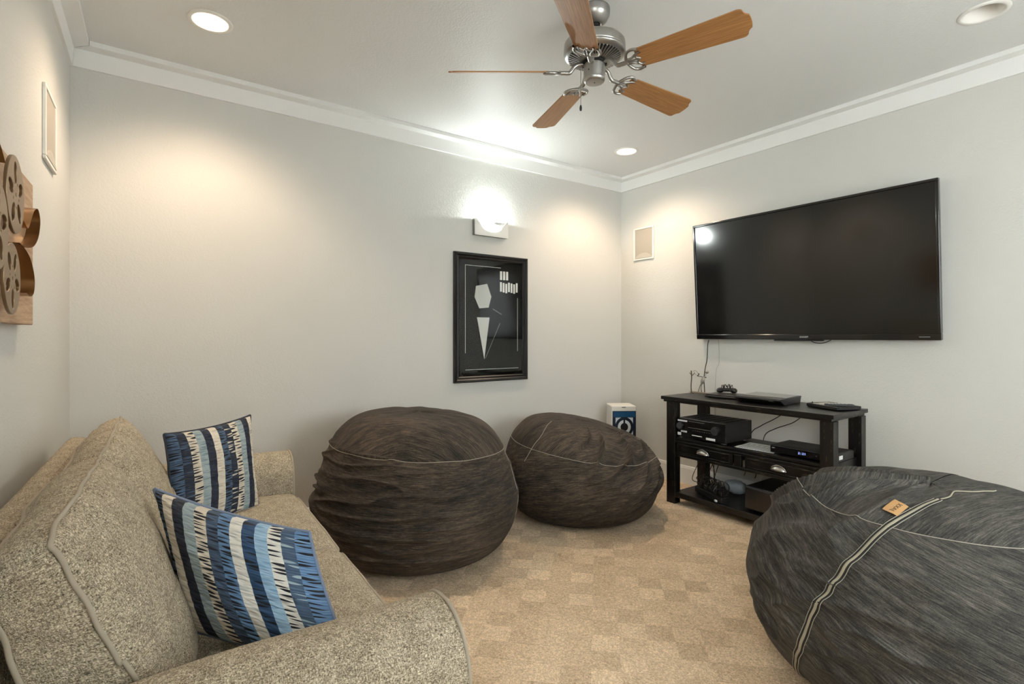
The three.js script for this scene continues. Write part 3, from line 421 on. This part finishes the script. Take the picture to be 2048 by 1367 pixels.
// ---------------------------------------------------------------- corner loudspeaker
{ const t = thing('corner_speaker', 'white floor speaker with a blue patterned front standing in the corner', 'loudspeaker', [3.345, 0, -3.055], R(-35.5 + 2)), w = 0.212, h = 0.602, d = 0.20;
  part('cabinet', box(w, h, d, 0, h / 2, -d / 2, 0.008, 3), M.white, t);
  part('port_slot', box(0.036, 0.006, 0.004, 0, h - 0.012, 0.0, 0.0018), M.darkHole, t);
  const face = drawn(512, 1330, (c, a, b) => { c.fillStyle = '#07182f'; c.fillRect(0, 0, a, b); c.fillStyle = '#0b4a78'; c.fillRect(12, 10, a - 24, 110);
    const unit = (y) => { c.fillStyle = '#cfd8dd'; c.fillRect(60, y, 390, 390); c.fillStyle = '#07182f'; c.beginPath(); c.arc(255, y + 195, 205, 0, 7); c.fill(); c.fillStyle = '#cfd8dd'; c.beginPath(); c.arc(255, y + 195, 145, 0, 7); c.fill(); c.fillStyle = '#0a0d12'; c.beginPath(); c.arc(255, y + 195, 84, 0, 7); c.fill(); c.fillStyle = '#07182f'; c.fillRect(235, y, 40, 150); };
    unit(130); unit(560); });
  part('front_cover', box(w - 0.012, h - 0.05, 0.006, 0.004, h / 2 - 0.018, 0.002, 0.002), std(lin(0.01, 0.02, 0.04), 0.3), t);
  part('front_print', new THREE.PlaneGeometry(w - 0.016, h - 0.054).translate(0.004, h / 2 - 0.018, 0.0056), phys(0xffffff, 0.3, { map: face, clearcoat: 0.5, clearcoatRoughness: 0.15 }), t); }

// ---------------------------------------------------------------- bean bags
function bagSurface(o) {                            // o: radius, height, waist, tilt, folds(theta, k, y) -> metres
  const { r, h, waist = 0.42 } = o;
  return (u, s) => {                                // u turns once round, s from the base centre to the top centre
    const th = u * Math.PI * 2, c = Math.cos(th), n = Math.sin(th), phi = (s - 0.5) * Math.PI, cp = Math.max(0, Math.cos(phi)), sp = Math.sin(phi), ym = waist * h;
    let rr = r * cp ** (sp < 0 ? o.base ?? 0.4 : o.shoulder ?? 0.62), y = sp < 0 ? ym - ym * (-sp) ** (o.squat ?? 1.25) : ym + (h - ym) * sp ** (o.crown ?? 1.15);
    const lump = 1 + 0.025 * N(c * 1.3 + o.seed, n * 1.3, y * 2.2) ; rr *= lump * (o.shape ? o.shape(th, y / h) : 1);
    const t = 1 + (o.tilt ?? 0) * Math.cos(th - (o.tiltTo ?? 0)) * (rr / r); y *= 1 + (t - 1) * smooth(0.2, 0.8, y / h);
    const d = o.folds ? o.folds(th, s, y) * smooth(0, 0.12, s) : 0, nr = cp ** 0.5, ny = sp > 0 ? sp : sp * 0.3;
    return [(rr + d * nr) * c, Math.max(0, y + d * ny), (rr + d * nr) * n];
  };
}
const arc = (S, u) => { const a = [0]; let p = S(u, 0); for (let k = 1; k <= 100; k++) { const q = S(u, k / 100); a.push(a[k - 1] + Math.hypot(q[0] - p[0], q[1] - p[1], q[2] - p[2])); p = q; } return a; };
function beanBag(label, pos, o, mat) {
  const t = thing('bean_bag', label, 'bean bag', pos), S = bagSurface(o), A = arc(S, 0.1), st = o.seam, ca = Math.cos(o.grain ?? 0), sa = Math.sin(o.grain ?? 0);
  const side = grid(420, 190, (u, v) => { const s = v * st, p = S(1 - u, s), ka = Math.min(99, Math.floor(s * 100)), k = A[ka] + (A[ka + 1] - A[ka]) * (s * 100 - ka), a = -u * Math.PI * 2 * o.r, b = k; return [...p, a * ca - b * sa, a * sa + b * ca]; }, true);
  const top = grid(420, 110, (u, v) => { const s = st + v * (1 - st), p = S(1 - u, s); return [...p, p[0] * Math.cos(o.topGrain ?? 0) - p[2] * Math.sin(o.topGrain ?? 0), p[0] * Math.sin(o.topGrain ?? 0) + p[2] * Math.cos(o.topGrain ?? 0)]; }, true);
  part('side_panel', side, mat, t); part('top_panel', top, mat, t);
  const out = (u, s, lift) => { const e = 0.002, p = V(...S(u, s)), a = V(...S(u + e, s)).sub(p), b = V(...S(u, s + e)).sub(p), n = b.cross(a).normalize(); if (n.dot(V(p.x, p.y - o.h * 0.4, p.z)) < 0) n.negate(); return p.addScaledVector(n, lift); };
  const ring = []; for (let k = 0; k < 180; k++) ring.push(out(k / 180, st, 0.0012)); part('stitched_seam', tube(ring, 0.0014, 900, 6, true), M.stitch, t);
  t.userData.surface = undefined; return { t, S, out };
}
const ridge = (x) => 1 - Math.abs(x);
const side1 = (th, c, w) => { let d = Math.abs(((th - c) % (2 * Math.PI) + 3 * Math.PI) % (2 * Math.PI) - Math.PI); return smooth(w, w * 0.35, d); };
const BAG1 = beanBag('big brown-black denim bean bag nearest the sofa, in the middle', [1.285, 0, -2.705], { r: 0.565, h: 0.77, waist: 0.40, seam: 0.765, shoulder: 0.42, crown: 1.6, seed: 3, tilt: 0.05, tiltTo: R(200), topGrain: -0.62, base: 0.3, squat: 1.35,
  folds: (th, s, y) => { const m = side1(th, R(168), 1.9), y1 = smooth(0.02, 0.14, y) * smooth(0.70, 0.54, y); const f = N(th * 1.15 + 0.35 * N(y * 7, th * 1.6, 3), y * 19 + 0.9 * N(th * 1.7, y * 3, 8), 1.5), g = N(th * 2.6, y * 34, 7.2);
    return m * y1 * (0.022 * (ridge(f * 1.9) ** 3 - 0.35) + 0.005 * g) + (1 - m) * y1 * (0.006 * f + 0.002 * g) + 0.006 * N(th * 3, y * 5, 2) * smooth(0.45, 0.6, s); } }, M.denimBrown);
const BAG2 = beanBag('dark denim bean bag by the corner, left of the media console', [2.48, 0, -2.66], { r: 0.54, h: 0.615, waist: 0.43, seam: 0.70, shoulder: 0.55, crown: 1.25, seed: 9, tilt: 0.17, tiltTo: R(225), grain: 0.18, topGrain: -0.35, base: 0.22, squat: 1.5,
  folds: (th, s, y) => { const m = side1(th, R(84), 1.25), y1 = smooth(0.13, 0.30, y) * smooth(0.995, 0.8, s); const q = y * 11 + th * 3.4, f = N(q + 0.5 * N(th * 3, y * 5, 2), th * 1.2 - y * 2.2, 4.4), g = N(th * 5, y * 14, 1.2);
    return m * y1 * 0.046 * (ridge(f * 1.8) ** 3 - 0.35) + (1 - m) * (0.006 * N(th * 3, y * 9, 5)) * y1 + 0.002 * g; } }, M.denimBrown);
const BAG3 = beanBag('charcoal denim bean bag with a leather tag and zipper, front right', [2.28, 0, -0.64], { r: 0.60, h: 0.675, waist: 0.42, seam: 0.835, shoulder: 0.58, crown: 1.3, seed: 14, tilt: 0.02, tiltTo: R(300), grain: -0.35, topGrain: -0.3, base: 0.2, squat: 1.6,
  folds: (th, s, y) => { const m = side1(th, R(195), 0.9), y1 = smooth(0.05, 0.2, y) * smooth(0.6, 0.42, y); const f = N(th * 3.2 + y * 2, y * 13, 6.1), q = N(th * 2.2 + y * 7, y * 3 - th * 1.4, 9.3), up = side1(th, R(235), 1.1) * smooth(0.33, 0.5, y);
    return m * y1 * 0.024 * (ridge(f * 1.6) ** 2 - 0.45) + up * 0.034 * (ridge(q * 1.8) ** 3 - 0.35) + 0.008 * N(th * 2.5, y * 6, 3) * smooth(0.1, 0.2, y); } }, M.denimGrey);

// seams, zipper and tag follow the surface of their bag through (turn, height) stations
function track(B, st, n, lift) { const c = new THREE.CatmullRomCurve3(st.map(([u, k]) => V(u, k, 0)), false, 'centripetal'), out = []; for (let k = 0; k <= n; k++) { const p = c.getPoint(k / n); out.push(B.out(p.x, p.y, lift)); }
  return out.map((p, k) => { const m = V(0, 0, 0); let c2 = 0; for (let q = Math.max(0, k - 3); q <= Math.min(n, k + 3); q++) { m.add(out[q]); c2++; } return m.divideScalar(c2); }); }
function ribbon(B, st, n, lift, off, wid) {
  const P = track(B, st, n, lift), Q = track(B, st, n, lift + 0.004);
  return grid(n, 2, (u, v) => { const k = Math.round(u * n), a = P[Math.max(0, k - 2)], b = P[Math.min(n, k + 2)], nn = Q[k].clone().sub(P[k]).normalize(), w = nn.clone().cross(b.clone().sub(a)).normalize(), q = P[k].clone().addScaledVector(w, off + (v - 0.5) * wid).addScaledVector(nn, v === 0.5 ? 0.0012 : -0.0012); return [q.x, q.y, q.z, u, v]; });
}
const ZIP = [[0.592, 0.03], [0.5681, 0.2167], [0.5472, 0.3694], [0.5389, 0.5472], [0.5292, 0.6278], [0.5208, 0.6944], [0.5111, 0.7611], [0.5014, 0.8194], [0.4889, 0.8722], [0.4653, 0.9278], [0.44, 0.953]];
{ const z = part('zipper', ribbon(BAG3, ZIP, 220, 0.0056, 0, 0.0085), M.zipTape, BAG3.t);
  for (const sd of [-1, 1]) { part('zipper_edge', ribbon(BAG3, ZIP, 220, 0.0046, sd * 0.0070, 0.006), M.zipDark, z); part('zipper_stitch', tube(ribbonLine(BAG3, ZIP, 220, 0.0034, sd * 0.0115), 0.0011, 440, 6), M.stitch, z); }
  part('stitched_seam', tube(track(BAG3, [[0.44, 0.953], [0.3681, 0.9833], [0.2528, 0.9806], [0.1556, 0.9583]], 60, 0.002), 0.0022, 120, 6), M.zipTape, BAG3.t);
  part('stitched_seam', tube(track(BAG3, [[0.4875, 0.9083], [0.481, 0.902], [0.475, 0.8972]], 10, 0.003), 0.0013, 20, 6), M.stitch, BAG3.t);
  const c = [[0.4944, 0.8694], [0.4875, 0.9083], [0.5153, 0.8778], [0.5125, 0.9194]], lab = drawn(256, 256, (g, w, h) => { const r = rng(3); g.fillStyle = '#b9905f'; g.fillRect(0, 0, w, h); for (let k = 0; k < 1400; k++) { g.fillStyle = r() < 0.5 ? '#a97f50' : '#c79d6c'; g.fillRect(r() * w, r() * h, 3, 2); } g.fillStyle = '#43321f'; g.font = 'bold 84px sans-serif'; g.textAlign = 'center'; g.textBaseline = 'middle'; g.fillText('JAXX', w / 2, h * 0.42, w * 0.74); });
  const leather = (lift, k) => grid(10, 10, (u, v) => { const uu = [0, 1].map((d) => c[0][d] * (1 - u) * (1 - v) + c[1][d] * u * (1 - v) + c[2][d] * (1 - u) * v + c[3][d] * u * v), q = BAG3.out(uu[0], uu[1], lift - 0.001 * ((2 * u - 1) ** 8 + (2 * v - 1) ** 8)); return [q.x, q.y, q.z, u, 1 - v + (k ? 0 : 0)]; });
  part('leather_tag', leather(0.0065, 1), std(0xffffff, 0.6, { map: lab, side: THREE.DoubleSide }), BAG3.t, 'tan leather tag'); }
part('stitched_seam', tube(track(BAG2, [[0.5014, 0.925], [0.4722, 0.7972], [0.4792, 0.7083], [0.4889, 0.6222]], 40, 0.0012), 0.0014, 90, 6), M.stitch, BAG2.t);
part('stitched_seam', tube(track(BAG1, [[0.116, 0.78], [0.119, 0.70], [0.122, 0.6], [0.122, 0.45], [0.12, 0.3]], 40, 0.0012), 0.0014, 90, 6), M.stitch, BAG1.t);
function ribbonLine(B, st, n, lift, off) { const P = track(B, st, n, lift), Q = track(B, st, n, lift + 0.004); return P.map((p, k) => { const t = P[Math.min(n, k + 2)].clone().sub(P[Math.max(0, k - 2)]), nn = Q[k].clone().sub(p).normalize(); return p.clone().addScaledVector(nn.cross(t).normalize(), off); }); }

// ---------------------------------------------------------------- sofa
{ const t = thing('sofa', 'beige tweed loveseat with rolled arms and piped cushions against the left wall', 'sofa', [-0.275, 0, -1.83], R(-2.0));
  const wr = (x, y, z, k) => 0.006 * N(x * 7 + k, y * 7, z * 7) + 0.003 * N(x * 19, y * 19 + k, z * 15);
  // base and back frame
  part('base', box(0.70, 0.24, 1.50, 0.43, 0.20, 0, 0.02, 4), M.tweed, t);
  { const s = new THREE.Shape(); s.moveTo(0.02, 0.08); s.lineTo(0.0, 0.74); s.quadraticCurveTo(0.005, 0.79, 0.05, 0.775); s.lineTo(0.09, 0.73); s.lineTo(0.20, 0.42); s.lineTo(0.22, 0.08); s.closePath();
    const g = new THREE.ExtrudeGeometry(s, { depth: 1.78, bevelEnabled: true, bevelSize: 0.012, bevelThickness: 0.012, bevelSegments: 3, curveSegments: 10 }); g.translate(0, 0, -0.89); part('back_frame', metreUV(g), M.tweed, t); }
  for (const s of [-1, 1]) {                        // rolled arms
    const sh = new THREE.Shape(), zc = 0.832, r = 0.107, yc = 0.533, P = (z, y) => [-s * z, y], pts = [];
    pts.push(P(0.735, 0.08), P(0.728, 0.30)); for (let k = 0; k <= 30; k++) { const a = Math.PI - k / 30 * (Math.PI + 0.85); pts.push(P(zc + r * Math.cos(a), yc + r * Math.sin(a))); } pts.push(P(0.885, 0.42), P(0.878, 0.30), P(0.882, 0.08));
    sh.moveTo(...pts[0]); pts.slice(1).forEach((p) => sh.lineTo(...p)); sh.closePath();
    const g = new THREE.ExtrudeGeometry(sh, { depth: 0.71, bevelEnabled: true, bevelSize: 0.014, bevelThickness: 0.016, bevelSegments: 4, steps: 24 }); g.rotateY(Math.PI / 2); g.translate(0.098, 0, 0);
    const p = g.attributes.position; for (let i = 0; i < p.count; i++) { const x = p.getX(i), y = p.getY(i), z = p.getZ(i); const d = 0.006 * N(x * 5, y * 5, z * 5 + s); p.setY(i, y + (y > 0.5 ? d - 0.012 * smooth(0.5, 0.1, x) : 0)); }
    const arm = part('arm', metreUV(g), M.tweed, t);
    const pipe = pts.slice(1, -1).map(([a, y]) => V(0.818, y + (y - yc) * 0.1, -a + Math.sign(-a - s * zc) * 0.01)); part('arm_piping', tube(pipe, 0.0043, 220, 8), M.piping, arm);
  }
  const around = (h, r, def, axis, side, n = 40) => {  // the piped edge round one face of a cushion
    const i0 = (axis + 1) % 3, i1 = (axis + 2) % 3, pts = [], e = 0.93, corner = 0.9;
    const loop = []; for (let k = 0; k < n; k++) loop.push([-1 + 2 * k / n, -1]); for (let k = 0; k < n; k++) loop.push([1, -1 + 2 * k / n]); for (let k = 0; k < n; k++) loop.push([1 - 2 * k / n, 1]); for (let k = 0; k < n; k++) loop.push([-1, 1 - 2 * k / n]);
    for (const [a, b] of loop) { const p = [0, 0, 0]; p[axis] = side; p[i0] = a; p[i1] = b; const c = p.map((v, k) => Math.max(-h[k] + r, Math.min(h[k] - r, v * h[k]))), d = p.map((v, k) => v * h[k] - c[k]), l = Math.hypot(...d) || 1, q = c.map((v, k) => v + d[k] / l * (r + 0.002)); pts.push(V(...def(q, q.map((v, k) => v / h[k])))); }
    return pts;
  };
  for (const s of [1, -1]) {                        // seat cushions
    const h = [0.285, 0.075, 0.362], c = [0.545, 0.405, s * 0.364];
    const def = (p, q) => { const e = (1 - q[0] * q[0]) * (1 - q[2] * q[2]); return [c[0] + p[0] + 0.012 * q[1] * (q[0] > 0 ? 1 : 0), c[1] + p[1] + (q[1] > 0 ? 0.028 * Math.max(0, e) ** 0.6 : 0) - (q[0] > 0.8 && q[1] > 0 ? 0.02 * smooth(0.8, 1, q[0]) : 0) + wr(p[0], p[1], p[2], s) * 0.6, c[2] + p[2]]; };
    const m = part('seat_cushion', cushion(h, 0.03, [36, 10, 44], def), M.tweed, t); part('piping', tube(around(h, 0.03, def, 1, 1), 0.0043, 480, 8, true), M.piping, m);
  }
  for (const s of [1, -1]) {                        // back cushions
    const h = [0.057, 0.222, 0.376], y0 = 0.655, z0 = s * 0.372;
    const def = (p, q) => { const e = Math.max(0, 1 - q[1] * q[1]) * Math.max(0, 1 - q[2] ** 2), top = q[1] > 0 ? 0.034 * Math.sqrt(Math.max(0, 1 - q[2] * q[2])) * q[1] - 0.012 : 0, lean = 0.225 - 0.09 * (q[1]);
      return [lean - 0.01 + p[0] + (q[0] < 0 ? 0.035 * Math.max(0, q[1]) * -q[0] : 0) + (q[0] > 0 ? 0.085 : 0.01) * e ** 0.5 * Math.sign(q[0]) * Math.min(1, Math.abs(q[0]) * 1.2) + 1.3 * wr(p[0], p[1], p[2], 5 + s), y0 + p[1] + top - 0.026 * (1 - q[0]) * Math.max(0, q[1]) ** 2 + 0.010 * N(p[2] * 9, 3 + s, p[0] * 6) * smooth(0.4, 1, q[1]), z0 + p[2] * (1 - 0.02 * q[1]) + 0.004 * N(p[1] * 12, s, p[0] * 9)]; };
    const m = part('back_cushion', cushion(h, 0.016, [10, 44, 56], def), M.tweed, t);
    part('piping', [tube(around(h, 0.016, def, 0, 1), 0.0043, 640, 8, true), tube(around(h, 0.016, def, 0, -1), 0.0043, 640, 8, true)], M.piping, m);
  }
  for (const x of [0.12, 0.72]) for (const z of [-0.8, 0.8]) part('foot', cyl(0.025, 0.018, 0.08, x, 0.04, z, 16), M.blackWood, t); }

// ---------------------------------------------------------------- throw pillows
function stripes(seed, palette) {
  const bands = palette, w = 1024;
  const map = drawn(w, w, (c) => {
    const r = rng(seed), n = bands.length, bw = w / n;
    for (let k = 0; k < n; k++) { const [base, dash, tone, dens] = bands[k], x0 = k * bw;
      c.fillStyle = base; c.fillRect(x0, 0, bw + 1, w);
      for (let y = 0; y < w; y += 20) { c.fillStyle = tone; c.globalAlpha = 0.25 + 0.5 * r(); c.beginPath(); c.moveTo(x0, y + r() * 8); c.quadraticCurveTo(x0 + bw / 2, y + 10 * r() - 4, x0 + bw, y + r() * 8); c.lineTo(x0 + bw, y + 8 + r() * 8); c.quadraticCurveTo(x0 + bw / 2, y + 12, x0, y + 8 + 8 * r()); c.fill(); }
      c.globalAlpha = 1; c.fillStyle = dash;
      for (let y = 0; y < w; y += 20 + 20 * r()) if (r() < dens) { const left = r() < 0.5, th = 7 + 15 * r(), len = bw * (0.65 + 0.5 * r()), xa = left ? x0 : x0 + bw, sgn = left ? 1 : -1, slope = (r() - 0.5) * 12; c.beginPath(); c.moveTo(xa, y - th / 2); c.quadraticCurveTo(xa + sgn * len * 0.5, y - th * 0.6 + slope * 0.5, xa + sgn * Math.min(len, bw), y + slope); c.quadraticCurveTo(xa + sgn * len * 0.5, y + th * 0.7 + slope * 0.5, xa, y + th / 2); c.fill(); }
    } });
  return map;
}
const quilt = pixels(512, 512, (u, v) => 255 * (0.6 * vn(u * 14, v * 44, 14, 44) + 0.4 * vn(u * 30, v * 90, 30, 90, 1)), false);
const NAVY = '#1c2434', INK = '#10141e', CREAM = '#cfc6b6', MIST = '#8f9ea3', STEEL = '#3d4f66', BLUE = '#56789f', SKY = '#8fb0cb', PALE = '#d6d4cc';
const bandsA = [[STEEL, INK, BLUE, 0.9], [NAVY, STEEL, '#2b3648', 0.5], [CREAM, INK, '#bdb3a2', 0.85], [MIST, '#7b8c93', '#a3afb1', 0.5], [NAVY, '#2c3346', '#272d3d', 0.4], [CREAM, '#b5ab9b', '#d8d0c2', 0.4], [STEEL, INK, '#5b7590', 0.9], [NAVY, '#c2b9aa', '#2b3648', 0.5], [CREAM, INK, '#bdb3a2', 0.85], [MIST, '#7b8c93', '#a3afb1', 0.5], [NAVY, '#2c3346', '#272d3d', 0.4], [CREAM, '#b5ab9b', '#d8d0c2', 0.4]];
const bandsB = [[STEEL, INK, BLUE, 0.9], [CREAM, '#b5ab9b', '#d8d0c2', 0.4], [NAVY, INK, '#2c3346', 0.6], [MIST, '#7b8c93', '#a9b6ba', 0.5], [CREAM, INK, '#bdb3a2', 0.85], [STEEL, NAVY, '#4b617c', 0.6], [BLUE, INK, '#6f93ba', 0.9], [PALE, '#b9bcb8', '#e0ded6', 0.4], ['#24405f', INK, '#30527a', 0.6], [SKY, '#7a9dbd', '#a8c4da', 0.5], [PALE, INK, '#c9c7c0', 0.85], [STEEL, '#8fa3ab', '#52708c', 0.5], [BLUE, INK, '#7d9fc4', 0.95]];
function throwPillow(label, center, u, v, thick, map, pipeColor, seed) {
  const n = u.clone().cross(v).normalize(), t = thing('throw_pillow', label, 'pillow', center.toArray());
  const edge = (a) => 1 - 0.07 * (1 - a * a) ** 1, pt = (a, b, s) => { const e = Math.max(0, (1 - a * a) * (1 - b * b)), d = s * thick * (e ** 0.42) * (1 + 0.10 * N(a * 2 + seed, b * 2, s)) + s * 0.0025 * N(a * 3, b * 16, seed); const x = a * edge(b), y = b * edge(a) - 0.03 * (1 - b) * 0.5 * (1 - a * a); return u.clone().multiplyScalar(x / 2).addScaledVector(v, y / 2).addScaledVector(n, d); };
  const mat = std(0xffffff, 0.85, { map, bumpMap: quilt, bumpScale: 0.006 });
  const face = (s) => grid(72, 72, (a, b) => { const p = pt(2 * a - 1, 2 * b - 1, s); return [p.x, p.y, p.z, s > 0 ? a : 1 - a, b]; });
  part('front_face', face(1), mat, t); const bk = face(-1); bk.index.array.reverse(); bk.computeVertexNormals(); part('back_face', bk, mat, t);
  const pts = []; for (const [a0, b0, a1, b1] of [[-1, -1, 1, -1], [1, -1, 1, 1], [1, 1, -1, 1], [-1, 1, -1, -1]]) for (let k = 0; k < 24; k++) pts.push(pt(a0 + (a1 - a0) * k / 24, b0 + (b1 - b0) * k / 24, 1));
  part('piping', tube(pts, 0.0045, 500, 8, true, 0.2), std(pipeColor, 0.7), t);
}
{ const TL = V(0.067, 0.837, -2.285), TR = V(0.383, 0.853, -2.49), BR = V(0.395, 0.49, -2.36), u = TR.clone().sub(TL), v = TR.clone().sub(BR);
  throwPillow('blue and cream striped throw pillow leaning by the far sofa arm', TL.clone().addScaledVector(u, 0.5).addScaledVector(v, -0.5), u, v, 0.062, stripes(4, bandsA), lin(0.02, 0.025, 0.04), 1); }
{ const TL = V(0.026, 0.813, -1.578), TR = V(0.328, 0.724, -1.30), BL = V(0.086, 0.535, -1.378), u = TR.clone().sub(TL), v = TL.clone().sub(BL);
  throwPillow('blue and cream striped throw pillow leaning behind the near sofa arm', TL.clone().addScaledVector(u, 0.5).addScaledVector(v, -0.5), u, v, 0.085, stripes(8, bandsB), lin(0.17, 0.22, 0.32), 2); }

// ---------------------------------------------------------------- ceiling fan
{ const cx = 1.62, cz = -1.65, t = thing('ceiling_fan', 'five-bladed ceiling fan with oak blades and brushed nickel motor', 'ceiling fan', [cx, YC, cz]);
  part('canopy', lathe([[0.0, -0.002], [0.066, 0.0], [0.068, -0.008], [0.066, -0.03], [0.062, -0.036], [0.056, -0.05], [0.036, -0.068], [0.030, -0.072], [0.026, -0.068], [0.02, -0.05], [0, -0.05]], 64), M.nickel, t);
  part('hanger_ball', new THREE.SphereGeometry(0.022, 24, 16).translate(0, -0.062, 0), M.darkHole, t);
  part('downrod', cyl(0.0115, 0.0115, 0.085, 0, -0.10, 0, 24), M.nickel, t);
  const mb = -0.232, motor = part('motor_housing', lathe([[0.0, -0.138], [0.03, -0.138], [0.10, -0.142], [0.126, -0.149], [0.133, -0.158], [0.134, -0.188], [0.131, -0.190], [0.131, -0.194], [0.135, -0.196], [0.133, -0.201], [0.127, -0.208], [0.115, -0.2135], [0.113, -0.2125], [0.065, -0.2285], [0.064, -0.232], [0.05, -0.235], [0.0, -0.235]], 96), M.nickel, t);
  part('vent_recess', lathe([[0.0655, -0.2295], [0.1128, -0.2137]], 64), M.darkHole, motor);
  part('vent_fins', [...Array(44)].map((_, k) => { const g = box(0.051, 0.006, 0.0062, 0, 0, 0, 0.001, 1); g.rotateZ(0.32); g.translate(0.0895, -0.2225, 0); g.rotateY(k / 44 * Math.PI * 2); return g; }), M.nickel, motor);
  part('flywheel', lathe([[0.0, -0.2345], [0.052, -0.2345], [0.056, -0.240], [0.05, -0.246], [0, -0.246]], 48), M.darkHole, t);
  part('switch_housing', lathe([[0.0, -0.244], [0.046, -0.244], [0.0475, -0.248], [0.0475, -0.296], [0.045, -0.302], [0.047, -0.304], [0.0465, -0.312], [0.042, -0.320], [0.036, -0.322], [0.0, -0.322]], 64), M.nickel, t);
  part('screw', [new THREE.SphereGeometry(0.003, 12, 8).translate(-0.0455, -0.282, 0.012), new THREE.SphereGeometry(0.003, 12, 8).translate(0, -0.322, 0)], M.darkHole, t);
  const BY = -0.277, PITCHES = [16, 15, 8, 25, 16], yawc = R(35.47);
  for (let k = 0; k < 5; k++) {
    const th = R(-36 + 72 * k), lat = Math.cos(th), dep = Math.sin(th), dx = lat * Math.cos(yawc) + dep * Math.sin(yawc), dz = lat * Math.sin(yawc) - dep * Math.cos(yawc);
    const turn = Math.atan2(-dz, dx), place = (g) => { g.rotateY(turn); return g; }, pitch = (g) => { g.rotateX(-R(PITCHES[k])); g.translate(0, BY, 0); return g; };
    const s = new THREE.Shape(), r0 = 0.20, r1 = 0.64;
    s.moveTo(r0 + 0.012, -0.05); s.lineTo(r1 - 0.045, -0.066); s.quadraticCurveTo(r1 - 0.028, -0.067, r1 - 0.022, -0.056); s.quadraticCurveTo(r1 - 0.02, -0.04, r1 - 0.004, -0.03); s.quadraticCurveTo(r1 + 0.003, 0, r1 - 0.004, 0.03); s.quadraticCurveTo(r1 - 0.02, 0.04, r1 - 0.022, 0.056); s.quadraticCurveTo(r1 - 0.028, 0.067, r1 - 0.045, 0.066); s.lineTo(r0 + 0.012, 0.05); s.quadraticCurveTo(r0, 0.048, r0, 0.036); s.lineTo(r0, -0.036); s.quadraticCurveTo(r0, -0.048, r0 + 0.012, -0.05);
    const g = new THREE.ExtrudeGeometry(s, { depth: 0.004, bevelEnabled: true, bevelSize: 0.001, bevelThickness: 0.001, bevelSegments: 2, curveSegments: 10 }); g.rotateX(Math.PI / 2); g.translate(0, 0.003, 0);
    const b = part('blade', place(pitch(metreUV(g))), M.blade, t);
    const irons = [tube([[0.215, -0.004, 0.05], [0.19, -0.004, 0.056], [0.168, -0.004, 0.045], [0.155, -0.004, 0.018], [0.153, -0.004, 0], [0.155, -0.004, -0.018], [0.168, -0.004, -0.045], [0.19, -0.004, -0.056], [0.215, -0.004, -0.05]], 0.0065, 60, 10), tube([[0.222, -0.004, 0.034], [0.205, -0.004, 0.030], [0.196, -0.004, 0.014], [0.21, -0.004, 0], [0.196, -0.004, -0.014], [0.205, -0.004, -0.030], [0.222, -0.004, -0.034]], 0.005, 50, 8), tube([[0.154, -0.004, 0.012], [0.178, -0.004, 0.014], [0.198, -0.004, 0.026]], 0.005, 12, 8), tube([[0.154, -0.004, -0.012], [0.178, -0.004, -0.014], [0.198, -0.004, -0.026]], 0.005, 12, 8), tube([[0.155, -0.004, 0], [0.2, -0.004, 0]], 0.004, 6, 8)].map((q) => pitch(q));
    irons.push(tube([[0.048, -0.241, 0], [0.075, -0.246, 0], [0.09, -0.256, 0], [0.108, BY - 0.002, 0], [0.13, BY - 0.004, 0], [0.156, BY - 0.003, 0]], 0.009, 40, 12));
    part('blade_iron', irons.map((q) => place(q)), M.nickel, b);
  }
  const fw = [Math.sin(yawc), -Math.cos(yawc)], rt = [Math.cos(yawc), Math.sin(yawc)], px = -0.062 * rt[0] - 0.015 * fw[0], pz = -0.062 * rt[1] - 0.015 * fw[1];
  const chain = part('pull_chain', [tube([[px * 0.7, -0.262, pz * 0.7], [px, -0.268, pz], [px, -0.29, pz], [px, -0.36, pz], [px, -0.43, pz]], 0.0011, 40, 6)], M.darkNickel, t);
  part('pull_knob', lathe([[0, -0.452], [0.004, -0.452], [0.0055, -0.446], [0.0055, -0.438], [0.003, -0.428], [0, -0.427]], 20).translate(px, 0, pz), M.blackPlastic, chain); }

renderer.render(scene, camera);
